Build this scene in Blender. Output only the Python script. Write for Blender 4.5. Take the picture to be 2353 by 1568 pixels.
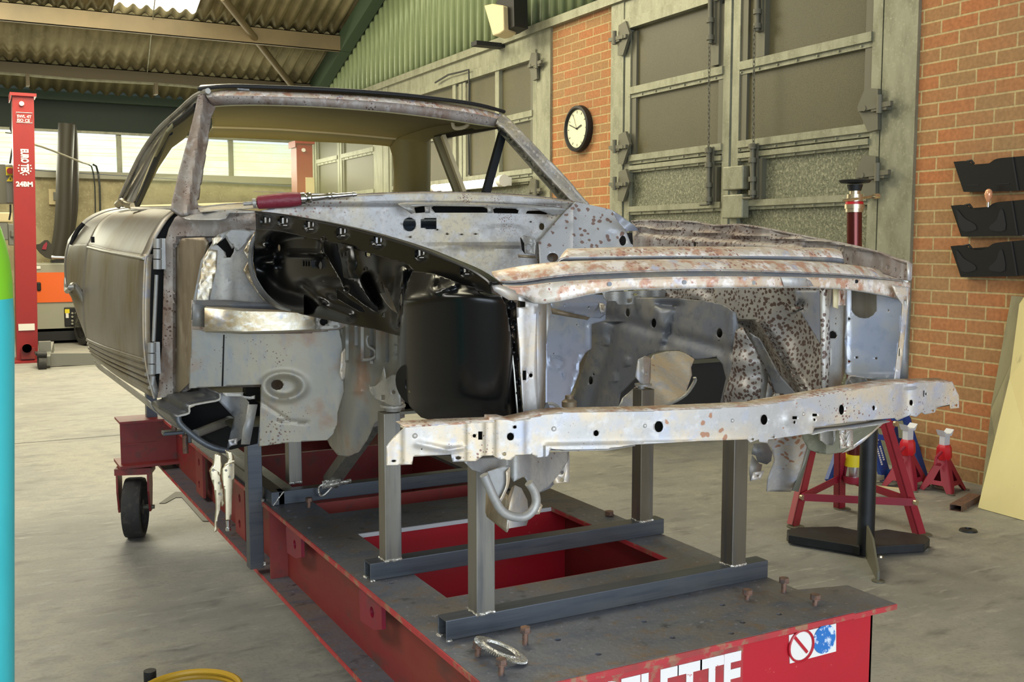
import bpy, bmesh, math, random
from mathutils import Vector, Matrix, noise
from mathutils.geometry import tessellate_polygon
random.seed(7)
sc = bpy.context.scene
for o in list(bpy.data.objects): bpy.data.objects.remove(o)
COL = sc.collection
# ------------------------------------------------------------------ camera
W, H, F = 2353.0, 1568.0, 2375.0
PITCH, YAW, CH = math.radians(5.36), math.radians(28.3), 1.60
C0 = Vector((0, 0, CH))
FW = Vector((math.sin(YAW)*math.cos(PITCH), math.cos(YAW)*math.cos(PITCH), -math.sin(PITCH)))
RT = Vector((math.cos(YAW), -math.sin(YAW), 0)); UP = RT.cross(FW)
cd = bpy.data.cameras.new('camera'); cam = bpy.data.objects.new('camera', cd); COL.objects.link(cam)
cd.sensor_width = 36; cd.lens = F/W*36; cd.clip_start = .05; cd.clip_end = 200
cam.matrix_world = Matrix(((RT.x, UP.x, -FW.x, 0), (RT.y, UP.y, -FW.y, 0), (RT.z, UP.z, -FW.z, CH), (0, 0, 0, 1)))
sc.camera = cam
# ------------------------------------------------------------------ light
sc.view_settings.view_transform = 'Standard'; sc.view_settings.look = 'None'
sc.view_settings.gamma = 1; sc.view_settings.exposure = 0.42
wd = bpy.data.worlds.new('sky'); sc.world = wd; wd.use_nodes = True
wd.node_tree.nodes['Background'].inputs[0].default_value = (.78, .88, 1, 1)
wd.node_tree.nodes['Background'].inputs[1].default_value = 1.1
def area(name, loc, target, sx, sy, power, col):
    l = bpy.data.lights.new(name, 'AREA'); l.shape = 'RECTANGLE'; l.size = sx; l.size_y = sy; l.energy = power; l.color = col
    o = bpy.data.objects.new(name, l); COL.objects.link(o); o.location = loc
    o.rotation_euler = (Vector(target)-Vector(loc)).to_track_quat('-Z', 'Y').to_euler(); return o
area('door_daylight', (.5, -3.3, 1.9), (1.3, 3.5, 1.5), 6.5, 3.7, 270, (.76, .87, 1))
area('fill_light_left', (-3.5, 4.5, 5.6), (.5, 4.0, .8), 4.5, 1.8, 210, (1, .97, .88))  # added fill lamp brightening the left side, no real roof light
area('roof_fill_front', (2.5, 2.0, 6.3), (2.2, 3.0, 0), 5.0, 1.6, 120, (.9, .96, 1))  # added fill lamp under the closed roof, no opening here
area('roof_fill_middle', (2.5, 7.5, 7.0), (2.2, 7.6, 0), 5.0, 2.5, 250, (1, .92, .66))  # added warm fill under the roof, stands for no seen skylight
area('skylight_back', (1.5, 13.5, 5.4), (2.5, 13.8, 0), 6.0, 2.5, 560, (1, .92, .66))
area('window_daylight', (1.5, 19.0, 3.1), (1.8, 12, .4), 8.0, .7, 150, (1, .97, .75))
# ------------------------------------------------------------------ pixel rays -> points in the place
def ray(x, y): return FW*F + RT*(x-W/2) + UP*(H/2-y)
def P(x, y, X=None, Y=None, Z=None):
    d = ray(x, y)
    t = X/d.x if X is not None else Y/d.y if Y is not None else (Z-CH)/d.z
    return C0 + d*t
def on(n, p0):                      # plane through p0 facing n ; r lifts the surface along n
    n = Vector(n).normalized(); c = n.dot(Vector(p0))
    def f(x, y, r=0.0):
        d = ray(x, y); return C0 + d*((c+r-n.dot(C0))/n.dot(d))
    f.n = n; return f
def PY(Y): return on((0, -1, 0), (0, Y, 0))
def PX(X): return on((-1, 0, 0), (X, 0, 0))
def PZ(Z): return on((0, 0, 1), (0, 0, Z))
def V2(x1, Y1, x2, Y2, flip=False):  # upright plane through two image columns at given depths
    a = P(x1, 561, Y=Y1); b = P(x2, 561, Y=Y2); d = b-a
    n = Vector((d.y, -d.x, 0)); 
    if n.dot(a-C0) > 0: n = -n
    return on(n, a)
def P3(a, b, c):                    # plane through three (x,y,Y)
    a, b, c = [P(q[0], q[1], Y=q[2]) for q in (a, b, c)]
    n = (b-a).cross(c-a)
    if n.dot(a-C0) > 0: n = -n
    return on(n, a)
# ------------------------------------------------------------------ materials
def M(name, col, rough=.5, metal=0.0, mix=(), spots=(), bump=None, emit=0, coat=0, alpha=1, trans=0):
    m = bpy.data.materials.new(name); m.use_nodes = True; t = m.node_tree; N = t.nodes; L = t.links
    b = N['Principled BSDF']; tc = N.new('ShaderNodeTexCoord')
    def s(c): return tuple(((v/255)/12.92 if v/255 <= .04045 else (((v/255)+.055)/1.055)**2.4) for v in c)+(1,)
    def rgb(c):
        n = N.new('ShaderNodeRGB'); n.outputs[0].default_value = s(c); return n.outputs[0]
    cur = rgb(col)
    def mp(st):
        mm = N.new('ShaderNodeMapping'); L.new(tc.outputs['Object'], mm.inputs[0]); mm.inputs['Scale'].default_value = st; return mm.outputs[0]
    def blend(fac, c2):
        nonlocal cur
        x = N.new('ShaderNodeMix'); x.data_type = 'RGBA'; L.new(fac, x.inputs[0]); L.new(cur, x.inputs[6]); L.new(rgb(c2), x.inputs[7]); cur = x.outputs[2]
    def ramp(v, lo, hi):
        r = N.new('ShaderNodeMapRange'); L.new(v, r.inputs[0]); r.inputs[1].default_value = lo; r.inputs[2].default_value = hi; return r.outputs[0]
    for (sca, st, c2, lo, hi) in mix:
        n = N.new('ShaderNodeTexNoise'); n.inputs['Scale'].default_value = sca; n.inputs['Detail'].default_value = 6; n.inputs['Roughness'].default_value = .6
        L.new(mp(st), n.inputs['Vector']); blend(ramp(n.outputs[0], lo, hi), c2)
    for (sca, thr, c2, msc, mlo, mhi) in spots:
        v = N.new('ShaderNodeTexVoronoi'); v.inputs['Scale'].default_value = sca; v.inputs['Randomness'].default_value = .9
        dn = N.new('ShaderNodeTexNoise'); dn.inputs['Scale'].default_value = sca*1.7
        ad = N.new('ShaderNodeVectorMath'); ad.operation = 'SCALE'; ad.inputs[3].default_value = .55/sca
        L.new(tc.outputs['Object'], dn.inputs['Vector']); L.new(dn.outputs[1], ad.inputs[0])
        a2 = N.new('ShaderNodeVectorMath'); L.new(tc.outputs['Object'], a2.inputs[0]); L.new(ad.outputs[0], a2.inputs[1]); L.new(a2.outputs[0], v.inputs['Vector'])
        n = N.new('ShaderNodeTexNoise'); n.inputs['Scale'].default_value = msc; n.inputs['Detail'].default_value = 3; L.new(tc.outputs['Object'], n.inputs['Vector'])
        th = N.new('ShaderNodeMapRange'); L.new(n.outputs[0], th.inputs[0]); th.inputs[1].default_value = mlo; th.inputs[2].default_value = mhi; th.inputs[3].default_value = 0; th.inputs[4].default_value = thr
        sb = N.new('ShaderNodeMath'); sb.operation = 'SUBTRACT'; L.new(th.outputs[0], sb.inputs[0]); L.new(v.outputs[0], sb.inputs[1])
        blend(ramp(sb.outputs[0], 0, .06), c2)
    L.new(cur, b.inputs['Base Color'])
    b.inputs['Roughness'].default_value = rough; b.inputs['Metallic'].default_value = metal
    if coat: b.inputs['Coat Weight'].default_value = coat; b.inputs['Coat Roughness'].default_value = .12
    if emit: L.new(cur, b.inputs['Emission Color']); b.inputs['Emission Strength'].default_value = emit
    if trans: b.inputs['Transmission Weight'].default_value = trans
    if alpha < 1: b.inputs['Alpha'].default_value = alpha
    if bump:
        n = N.new('ShaderNodeTexNoise'); n.inputs['Scale'].default_value = bump[0]; n.inputs['Detail'].default_value = 5; L.new(mp(bump[2] if len(bump) > 2 else (1, 1, 1)), n.inputs['Vector'])
        bp = N.new('ShaderNodeBump'); bp.inputs['Strength'].default_value = bump[1]; bp.inputs['Distance'].default_value = .01; L.new(n.outputs[0], bp.inputs['Height']); L.new(bp.outputs[0], b.inputs['Normal'])
    return m
m_floor = M('concrete', (142, 141, 136), .6, mix=[(.35, (1, 1, 1), (152, 148, 134), .42, .6), (.9, (1, 1.4, 1), (114, 113, 110), .5, .68), (3.5, (1, 2.2, 1), (102, 101, 98), .54, .7), (5, (1, 3.5, 1), (158, 156, 148), .56, .68), (9, (1, 1, 1), (132, 131, 126), .45, .7), (60, (1, 1, 1), (120, 118, 108), .5, .8)], bump=(9, .35))
m_steel = M('bare_steel', (160, 157, 148), .4, .5, mix=[(6, (1, 1, .35), (128, 120, 104), .45, .7), (40, (1, 1, .1), (165, 162, 152), .4, .8)], bump=(14, .05))
m_doorsteel = M('door_skin_steel', (138, 136, 130), .38, .45, mix=[(2.2, (1, .8, .8), (112, 98, 72), .4, .62), (16, (1, 3, .3), (144, 140, 128), .45, .85), (40, (1, 1, .2), (132, 128, 118), .5, .8)])
m_grind = M('ground_bright_steel', (196, 184, 158), .38, .6, mix=[(9, (1, 1, 1), (176, 152, 112), .45, .65), (40, (1, 1, 2), (214, 210, 200), .48, .7), (14, (1, 1, 1), (150, 156, 170), .56, .7)], bump=(50, .12))
m_val = M('valance_steel', (174, 170, 165), .45, .4, mix=[(5, (1, 1, 1), (196, 178, 150), .44, .58), (16, (1, 1, 1), (168, 170, 180), .52, .66), (45, (1, 1, 1), (192, 188, 183), .52, .7), (120, (1, 1, 1), (160, 156, 152), .55, .8)], spots=[(34, .42, (158, 116, 90), 3.2, .5, .75), (110, .4, (128, 96, 84), 6, .52, .72)], bump=(30, .06))
m_foot = M('footwell_steel', (138, 137, 131), .5, .4, mix=[(4, (1, 1, .4), (152, 144, 126), .42, .6), (9, (1, 1, 1), (142, 118, 100), .52, .68), (40, (1, 1, .4), (128, 130, 132), .5, .75)], spots=[(95, .42, (104, 82, 72), 4, .5, .72)], bump=(24, .08))
m_gal = M('grey_primer_steel', (150, 149, 146), .5, .4, mix=[(6, (1, 1, 1), (166, 160, 148), .4, .65), (20, (1, 1, .4), (126, 128, 130), .5, .75), (90, (1, 1, 1), (138, 134, 128), .5, .8)], spots=[(70, .35, (110, 84, 68), 4, .5, .75)])
m_cowl = M('spotted_cowl_steel', (172, 171, 170), .5, .35, mix=[(4, (1, 1, 1), (184, 172, 146), .42, .58), (9, (1, 1, 1), (148, 144, 140), .5, .66), (30, (1, 1, 1), (184, 180, 176), .52, .66), (90, (1, 1, 1), (150, 140, 130), .52, .75)], spots=[(70, .4, (132, 106, 96), 3.0, .48, .7), (150, .4, (120, 96, 86), 7, .5, .7)], bump=(24, .06))
m_cowlspot = M('cowl_side_spotted_steel', (180, 181, 184), .5, .3, mix=[(9, (1, 1, 1), (160, 158, 156), .5, .7)], spots=[(40, .36, (128, 104, 96), 2.2, -.3, .5), (90, .3, (126, 100, 90), 4, .4, .7)], bump=(24, .06))
m_spot = M('leopard_rust_steel', (156, 152, 146), .5, .4, mix=[(5, (1, 1, 1), (196, 188, 172), .45, .7)], spots=[(84, .47, (94, 76, 66), 2.2, -.6, .5)], bump=(40, .08))
m_rust = M('rusty_primer_steel', (148, 140, 132), .6, .3, mix=[(7, (1, 1, .6), (126, 106, 92), .42, .62), (30, (1, 1, .5), (168, 162, 156), .5, .68), (60, (1, 1, 1), (104, 86, 78), .58, .7)], spots=[(80, .45, (88, 66, 58), 5, .4, .7)])
m_rustpink = M('pink_rust_slam_steel', (198, 188, 172), .5, .25, mix=[(7, (1, 1, 1), (190, 166, 140), .42, .6), (30, (1, 1, 1), (182, 138, 112), .5, .6), (34, (1, 1, 1), (222, 212, 202), .5, .6), (60, (1, 1, 1), (164, 124, 106), .58, .68), (22, (1, 1, 1), (178, 176, 186), .58, .68)], spots=[(80, .42, (150, 108, 92), 6, .42, .66)], bump=(40, .08))
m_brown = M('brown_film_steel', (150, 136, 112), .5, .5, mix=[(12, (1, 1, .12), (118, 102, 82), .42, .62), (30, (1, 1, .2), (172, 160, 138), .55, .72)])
m_bluegrey = M('blue_grey_steel', (118, 120, 124), .5, .35, mix=[(6, (1, 1, 1), (144, 138, 124), .46, .64), (30, (1, 1, 1), (100, 102, 108), .52, .75)], spots=[(90, .3, (92, 76, 70), 5, .5, .75)])
m_blues = M('blued_and_blue_lit_bare_steel', (166, 172, 188), .42, .4, mix=[(6, (1, 1, 1), (186, 184, 178), .48, .66), (30, (1, 1, 1), (150, 158, 176), .52, .75)], spots=[(40, .3, (140, 92, 92), 9, .6, .8)])
m_black = M('black_primer_panel', (9, 9, 9), .28, 0, bump=(5, .02), coat=.1)
m_blackm = M('black_matt', (20, 20, 20), .6)
m_dark = M('dark_void', (14, 14, 14), .9)  # near-black that paints in the shade behind holes and gaps
m_tube = M('mill_scale_tube', (128, 124, 114), .36, .6, mix=[(4, (1, 1, .3), (108, 100, 84), .45, .65), (50, (1, 1, .05), (92, 92, 92), .5, .75)], bump=(20, .05))
m_tubeh = M('mill_scale_beam', (82, 86, 92), .38, .55, mix=[(4, (.3, 1, 1), (104, 104, 100), .45, .7), (60, (.05, 1, 1), (64, 68, 76), .5, .75)], bump=(20, .05))
m_weld = M('weld_bead', (190, 186, 176), .35, .8, bump=(90, .6))
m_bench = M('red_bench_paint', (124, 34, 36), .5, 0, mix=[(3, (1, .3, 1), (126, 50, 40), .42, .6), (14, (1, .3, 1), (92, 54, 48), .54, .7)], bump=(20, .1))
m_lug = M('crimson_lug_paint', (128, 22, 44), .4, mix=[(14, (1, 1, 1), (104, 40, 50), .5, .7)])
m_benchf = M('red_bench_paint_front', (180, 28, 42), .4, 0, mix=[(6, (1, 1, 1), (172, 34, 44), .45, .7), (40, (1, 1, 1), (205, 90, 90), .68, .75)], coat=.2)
m_plate = M('worn_bench_top', (104, 106, 112), .5, .35, mix=[(3, (1, 1, 1), (114, 106, 98), .45, .65), (8, (1, 2, 1), (90, 95, 106), .5, .66), (24, (1, 1, 1), (116, 98, 80), .57, .7), (14, (1, 1, 1), (66, 66, 68), .6, .72), (50, (1, 1, 1), (140, 140, 146), .62, .7), (90, (1, 1, 1), (120, 120, 126), .55, .75)], bump=(60, .15))
m_edge = M('chipped_red_edge', (172, 52, 56), .5, 0, mix=[(20, (1, 1, 1), (150, 110, 84), .52, .6), (8, (1, 1, 1), (140, 60, 56), .5, .7)])
m_bolt = M('rusty_bolt', (128, 98, 82), .6, .5, mix=[(60, (1, 1, 1), (90, 80, 76), .45, .6)])
m_red = M('red_stand_paint', (146, 32, 50), .45, 0, mix=[(5, (1, 1, 1), (128, 28, 44), .45, .7)])
m_redb = M('bright_red_paint', (190, 24, 34), .35)
m_lift = M('lift_red_paint', (148, 30, 25), .45, 0, mix=[(2, (1, 1, .4), (132, 28, 28), .45, .7)])
m_blue = M('blue_stand_paint', (30, 62, 128), .45)
m_blackst = M('black_stand_paint', (20, 23, 26), .5, 0, mix=[(10, (1, 1, 1), (34, 38, 42), .5, .75)])
m_chrome = M('chrome', (215, 215, 215), .15, 1)
m_nickel = M('nickel_pliers', (206, 194, 164), .3, .85, mix=[(20, (1, 1, .5), (160, 146, 120), .5, .7)])
m_ram = M('wine_red_ram', (100, 46, 42), .2, .6)
m_rubber = M('rubber', (38, 38, 37), .75, mix=[(30, (1, 1, 1), (62, 58, 54), .5, .7)])
m_white = M('white_paint', (228, 224, 214), .5)
m_whited = M('worn_white_lettering', (230, 225, 218), .5, mix=[(60, (1, 1, 1), (200, 70, 72), .66, .7)])
m_cream = M('dusty_cream_plastic', (208, 192, 150), .5)
m_galv = M('galvanised_door_steel', (146, 146, 126), .5, .35, mix=[(9, (1, 1, .4), (124, 124, 104), .42, .65), (50, (1, 1, 1), (166, 164, 142), .55, .75)])
m_galvd = M('dark_galvanised', (104, 102, 88), .55, .3)
m_speck = M('spangled_galvanised_sheet', (112, 114, 96), .5, .35, mix=[(55, (1, 1, .6), (150, 150, 128), .5, .6), (80, (1, .7, 1), (88, 90, 74), .52, .6)])
m_glassd = M('dusty_wired_glass', (82, 78, 56), .5, .0, mix=[(1.2, (1, 1, 1), (92, 86, 60), .4, .7), (160, (1, 1, 1), (66, 62, 44), .5, .6)])
m_green = M('green_cladding', (122, 136, 100), .45, .1, mix=[(2, (1, 1, 1), (134, 146, 108), .4, .7)])
m_greend = M('dark_green_paint', (60, 78, 58), .6)
m_greenv = M('dark_green_fascia', (38, 50, 42), .7)
m_roof = M('asbestos_roof_sheet', (150, 140, 106), .85, mix=[(1.5, (1, 1, 1), (122, 114, 84), .4, .6), (14, (1, .4, 1), (150, 140, 108), .55, .75)])
m_purl = M('purlin_paint', (120, 104, 74), .6, mix=[(1, (1, 1, 1), (100, 88, 64), .4, .7)])
m_purld = M('dark_purlin_paint', (92, 82, 62), .7)
m_sky = M('translucent_roof_sheet', (255, 253, 244), .5, emit=1.6)
m_pane = M('translucent_window_pane', (224, 230, 198), .5, emit=.7, mix=[(1.3, (1, 1, 1), (214, 232, 226), .4, .6), (5, (.05, 1, 6), (206, 218, 168), .5, .6)])
m_render = M('rendered_wall', (166, 156, 122), .85, mix=[(4, (1, 1, 1), (148, 138, 106), .45, .6), (30, (1, 1, 1), (182, 172, 138), .55, .7)])
m_orange = M('orange_panel', (226, 98, 14), .4)
m_grey = M('grey_panel_paint', (150, 148, 130), .5)
m_greyd = M('grey_box_paint', (118, 118, 110), .5)
m_duct = M('dark_duct', (50, 46, 36), .6)
m_cyan = M('turquoise_cylinder_paint', (70, 200, 205), .35, 0, mix=[(6, (1, 1, .5), (60, 185, 190), .45, .7), (12, (1, 1, .5), (58, 120, 122), .66, .72)])
m_lime = M('lime_shoulder_paint', (140, 214, 50), .4, mix=[(6, (1, 1, 1), (90, 200, 120), .55, .7)])
m_yellow = M('yellow_hose', (190, 150, 40), .5)
m_yel = M('yellow_label', (225, 205, 30), .5)
m_ply = M('pale_plywood', (214, 200, 140), .6, mix=[(2, (1, 1, .3), (204, 190, 132), .4, .7), (9, (3, 1, .4), (180, 168, 118), .66, .74)])
m_plyd = M('weathered_board', (146, 140, 108), .7, mix=[(6, (1, 1, .3), (128, 122, 96), .45, .6)])
m_pocket = M('black_pocket_plastic', (22, 24, 27), .4)
m_pocketl = M('raised_black_plastic', (34, 34, 38), .55)
m_lining = M('khaki_headlining', (126, 118, 84), .8, mix=[(1.5, (1, 1, 1), (138, 130, 94), .4, .7)])
m_glow = M('cream_parcel_shelf', (230, 215, 160), .7)
m_gl = M('rear_glass', (225, 235, 200), .05, 0, alpha=.16)
m_grip = M('burgundy_grip', (120, 34, 48), .5, bump=(60, .3))
m_tubeon = M('lit_fluorescent_tube', (255, 255, 240), .5, emit=3)
m_blueb = M('blue_sign', (40, 110, 180), .5, mix=[(60, (1, 1, 1), (210, 220, 230), .52, .6)])
m_face = M('clock_face', (226, 222, 190), .5)
m_cable = M('dark_cable', (40, 42, 40), .6)
m_cablel = M('grey_cable', (150, 146, 124), .6)
m_bluep = M('blue_air_pipe', (60, 76, 104), .5)
m_bulb = M('amber_glass_bulb', (225, 160, 120), .1, .2)
m_holei = M('blue_grey_heater_box', (104, 114, 124), .6)
m_white2 = M('weld_spatter_white', (205, 206, 210), .6, .2)
m_black.node_tree.nodes['Principled BSDF'].inputs['IOR'].default_value = 1.36
# brick
m_brick = bpy.data.materials.new('orange_brick'); m_brick.use_nodes = True
def _brick():
    t = m_brick.node_tree; N = t.nodes; L = t.links; b = N['Principled BSDF']
    tc = N.new('ShaderNodeTexCoord'); sp = N.new('ShaderNodeSeparateXYZ'); cb = N.new('ShaderNodeCombineXYZ')
    L.new(tc.outputs['Object'], sp.inputs[0]); L.new(sp.outputs[1], cb.inputs[0]); L.new(sp.outputs[2], cb.inputs[1])
    br = N.new('ShaderNodeTexBrick'); L.new(cb.outputs[0], br.inputs['Vector'])
    br.inputs['Scale'].default_value = 1; br.inputs['Brick Width'].default_value = .29; br.inputs['Row Height'].default_value = .0915
    br.inputs['Mortar Size'].default_value = .0075; br.inputs['Mortar Smooth'].default_value = .3; br.inputs['Bias'].default_value = -.2
    br.inputs['Color1'].default_value = (.42, .155, .055, 1); br.inputs['Color2'].default_value = (.31, .19, .08, 1); br.inputs['Mortar'].default_value = (.50, .38, .18, 1)
    n = N.new('ShaderNodeTexNoise'); n.inputs['Scale'].default_value = 1.3; n.inputs['Detail'].default_value = 5; L.new(tc.outputs['Object'], n.inputs['Vector'])
    r = N.new('ShaderNodeMapRange'); L.new(n.outputs[0], r.inputs[0]); r.inputs[1].default_value = .4; r.inputs[2].default_value = .65; r.inputs[4].default_value = .3
    x = N.new('ShaderNodeMix'); x.data_type = 'RGBA'; L.new(r.outputs[0], x.inputs[0]); L.new(br.outputs[0], x.inputs[6]); x.inputs[7].default_value = (.22, .17, .09, 1)
    # fine grain
    g = N.new('ShaderNodeTexNoise'); g.inputs['Scale'].default_value = 40; g.inputs['Detail'].default_value = 4; L.new(tc.outputs['Object'], g.inputs['Vector'])
    gr = N.new('ShaderNodeMapRange'); L.new(g.outputs[0], gr.inputs[0]); gr.inputs[1].default_value = .3; gr.inputs[2].default_value = .7; gr.inputs[3].default_value = .82; gr.inputs[4].default_value = 1.12
    mu = N.new('ShaderNodeMix'); mu.data_type = 'RGBA'; mu.blend_type = 'MULTIPLY'; mu.inputs[0].default_value = 1; L.new(x.outputs[2], mu.inputs[6]); L.new(gr.outputs[0], mu.inputs[7])
    L.new(mu.outputs[2], b.inputs['Base Color']); b.inputs['Roughness'].default_value = .85
    bp = N.new('ShaderNodeBump'); bp.inputs['Strength'].default_value = .5; bp.inputs['Distance'].default_value = .01; bp.invert = True
    L.new(br.outputs[1], bp.inputs['Height']); L.new(bp.outputs[0], b.inputs['Normal'])
_brick()
# ------------------------------------------------------------------ mesh helpers
ORG = {}
def finish(me, name, mat, parent, smooth=40, thick=0, off=-1, loc=None, bevel=0):
    if smooth:
        me.polygons.foreach_set('use_smooth', [True]*len(me.polygons))
        me.set_sharp_from_angle(angle=math.radians(smooth))
    o = bpy.data.objects.new(name, me); COL.objects.link(o)
    for mm in (mat if isinstance(mat, (list, tuple)) else [mat]): me.materials.append(mm)
    if parent is not None:
        og = ORG[parent.name]; me.transform(Matrix.Translation(-og)); o.parent = parent; ORG[o.name] = og
    else:
        vs = [v.co for v in me.vertices]
        og = Vector(loc) if loc is not None else Vector(((min(v.x for v in vs)+max(v.x for v in vs))/2, (min(v.y for v in vs)+max(v.y for v in vs))/2, min(v.z for v in vs)))
        me.transform(Matrix.Translation(-og)); o.location = og; ORG[o.name] = og
    if bevel:
        b = o.modifiers.new('bevel', 'BEVEL'); b.width = bevel; b.segments = 2; b.limit_method = 'ANGLE'
    if thick:
        s = o.modifiers.new('thickness', 'SOLIDIFY'); s.thickness = thick; s.offset = off
    return o
def frame(d):
    d = Vector(d).normalized(); u = Vector((0, 0, 1)) if abs(d.z) < .95 else Vector((0, 1, 0))
    x = d.cross(u).normalized(); return x, x.cross(d).normalized(), d
class B:
    def __init__(s): s.bm = bmesh.new()
    def add(s, vs, fs, mi=0):
        V = [s.bm.verts.new(v) for v in vs]
        for f in fs:
            try: q = s.bm.faces.new([V[i] for i in f]); q.material_index = mi
            except ValueError: pass
        return s
    def box(s, a, b, mi=0):
        (x0, y0, z0), (x1, y1, z1) = a, b
        return s.add([(x, y, z) for z in (z0, z1) for y in (y0, y1) for x in (x0, x1)], [(0, 2, 3, 1), (4, 5, 7, 6), (0, 1, 5, 4), (2, 6, 7, 3), (0, 4, 6, 2), (1, 3, 7, 5)], mi)
    def beam(s, p, q, w, h, up=(0, 0, 1), mi=0):      # bar from p to q, w across, h along up
        p, q = Vector(p), Vector(q); d = (q-p).normalized(); up = Vector(up); x = d.cross(up).normalized()*w/2; u = x.cross(d).normalized()*h/2
        vs = [c+sx*x+su*u for c in (p, q) for sx, su in ((-1, -1), (1, -1), (1, 1), (-1, 1))]
        return s.add(vs, [(0, 1, 2, 3), (7, 6, 5, 4), (0, 4, 5, 1), (1, 5, 6, 2), (2, 6, 7, 3), (3, 7, 4, 0)], mi)
    def hollow(s, p, q, w, h, t=.004, up=(0, 0, 1), mi=0, ends=(True, True)):   # square tube with open ends
        p, q = Vector(p), Vector(q); d = (q-p).normalized(); up = Vector(up); x = d.cross(up).normalized(); u = x.cross(d).normalized()
        vs = []
        for c in (p, q):
            for k in (0, t):
                for sx, su in ((-1, -1), (1, -1), (1, 1), (-1, 1)): vs.append(c+x*sx*(w/2-k)+u*su*(h/2-k))
        fs = []
        for i in range(4):
            j = (i+1) % 4
            fs += [(i, 8+i, 8+j, j), (4+i, 4+j, 12+j, 12+i), (i, j, 4+j, 4+i), (8+i, 12+i, 12+j, 8+j)]
        return s.add(vs, fs, mi)
    def cyl(s, p, q, r0, r1=None, n=16, cap=True, mi=0):
        r1 = r0 if r1 is None else r1; p, q = Vector(p), Vector(q); x, u, d = frame(q-p)
        vs = [c+(x*math.cos(a)+u*math.sin(a))*r for c, r in ((p, r0), (q, r1)) for a in [2*math.pi*k/n for k in range(n)]]
        fs = [(k, (k+1) % n, n+(k+1) % n, n+k) for k in range(n)]
        if cap: fs += [tuple(range(n))[::-1], tuple(range(n, 2*n))]
        return s.add(vs, fs, mi)
    def lathe(s, base, axis, prof, n=20, mi=0, cap=True):       # prof: (radius, distance along axis)
        base = Vector(base); x, u, d = frame(axis); vs = []; fs = []
        for r, t in prof:
            for k in range(n):
                a = 2*math.pi*k/n; vs.append(base+d*t+(x*math.cos(a)+u*math.sin(a))*r)
        m = len(prof)
        for i in range(m-1):
            for k in range(n): fs.append((i*n+k, i*n+(k+1) % n, (i+1)*n+(k+1) % n, (i+1)*n+k))
        if cap and prof[0][0] > 0: fs.append(tuple(range(n))[::-1])
        if cap and prof[-1][0] > 0: fs.append(tuple(range((m-1)*n, m*n)))
        return s.add(vs, fs, mi)
    def tube(s, pts, r, n=10, closed=False, mi=0, flat=1.0):
        pts = [Vector(p) for p in pts]; m = len(pts); vs = []; fs = []; pu = None
        for i, p in enumerate(pts):
            d = (pts[(i+1) % m]-pts[i-1]) if closed or 0 < i < m-1 else (pts[1]-pts[0] if i == 0 else pts[-1]-pts[-2])
            d.normalize()
            if pu is None: x, u, _ = frame(d)
            else: x = d.cross(pu).normalized(); x = x if x.length > 0 else frame(d)[0]; u = x.cross(d).normalized()
            pu = u; rr = r[i] if isinstance(r, (list, tuple)) else r
            for k in range(n):
                a = 2*math.pi*k/n; vs.append(p+(x*math.cos(a)+u*math.sin(a)*flat)*rr)
        for i in range(m if closed else m-1):
            for k in range(n): fs.append((i*n+k, i*n+(k+1) % n, ((i+1) % m)*n+(k+1) % n, ((i+1) % m)*n+k))
        if not closed: fs += [tuple(range(n))[::-1], tuple(range((m-1)*n, m*n))]
        return s.add(vs, fs, mi)
    def prism(s, poly, vec, mi=0):                    # closed 3D polygon pushed along vec
        poly = [Vector(p) for p in poly]; vec = Vector(vec); n = len(poly)
        tri = tessellate_polygon([poly])
        fs = [t for t in tri]+[tuple(n+i for i in reversed(t)) for t in tri]+[(i, (i+1) % n, n+(i+1) % n, n+i) for i in range(n)]
        return s.add(poly+[p+vec for p in poly], fs, mi)
    def obj(s, name, mat, parent=None, **k):
        bmesh.ops.recalc_face_normals(s.bm, faces=s.bm.faces)
        me = bpy.data.meshes.new(name); s.bm.to_mesh(me); s.bm.free(); return finish(me, name, mat, parent, **k)
def el(cx, cy, rx, ry=None, n=14, rot=0):
    ry = rx if ry is None else ry
    c, s_ = math.cos(rot), math.sin(rot)
    return [(cx+rx*math.cos(a)*c-ry*math.sin(a)*s_, cy+rx*math.cos(a)*s_+ry*math.sin(a)*c) for a in [2*math.pi*k/n for k in range(n)]]
def rc(x0, y0, x1, y1): return [(x0, y0), (x1, y0), (x1, y1), (x0, y1)]
def cr(pts, k=4, closed=False):                       # Catmull-Rom through points of any dimension
    n = len(pts); out = []; R = range(n if closed else n-1)
    for i in R:
        p = [pts[(i+j) % n] if closed else pts[min(max(i+j, 0), n-1)] for j in (-1, 0, 1, 2)]
        for s_ in range(k):
            t = s_/k; q = []
            for a, b, c, d in zip(*p): q.append(.5*((2*b)+(c-a)*t+(2*a-5*b+4*c-d)*t*t+(3*b-a-3*c+d)*t**3))
            out.append(tuple(q))
    if not closed: out.append(tuple(pts[-1]))
    return out
def bmp(x, y, cx, cy, rx, ry, h):                     # soft pressed bump
    d = ((x-cx)/rx)**2+((y-cy)/ry)**2
    return h*math.exp(-d*1.2)
def disc(x, y, cx, cy, rx, ry, h):                    # flat-topped pressed disc
    d = math.sqrt(((x-cx)/rx)**2+((y-cy)/ry)**2)
    return h*(1 if d < .8 else 0 if d > 1.1 else (1.1-d)/.3)
def seg(x, y, x0, y0, x1, y1, w, h):                  # pressed rib along a line
    dx, dy = x1-x0, y1-y0; t = max(0, min(1, ((x-x0)*dx+(y-y0)*dy)/(dx*dx+dy*dy)))
    d = math.hypot(x-x0-t*dx, y-y0-t*dy)/w
    return h*math.exp(-d*d)
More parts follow.
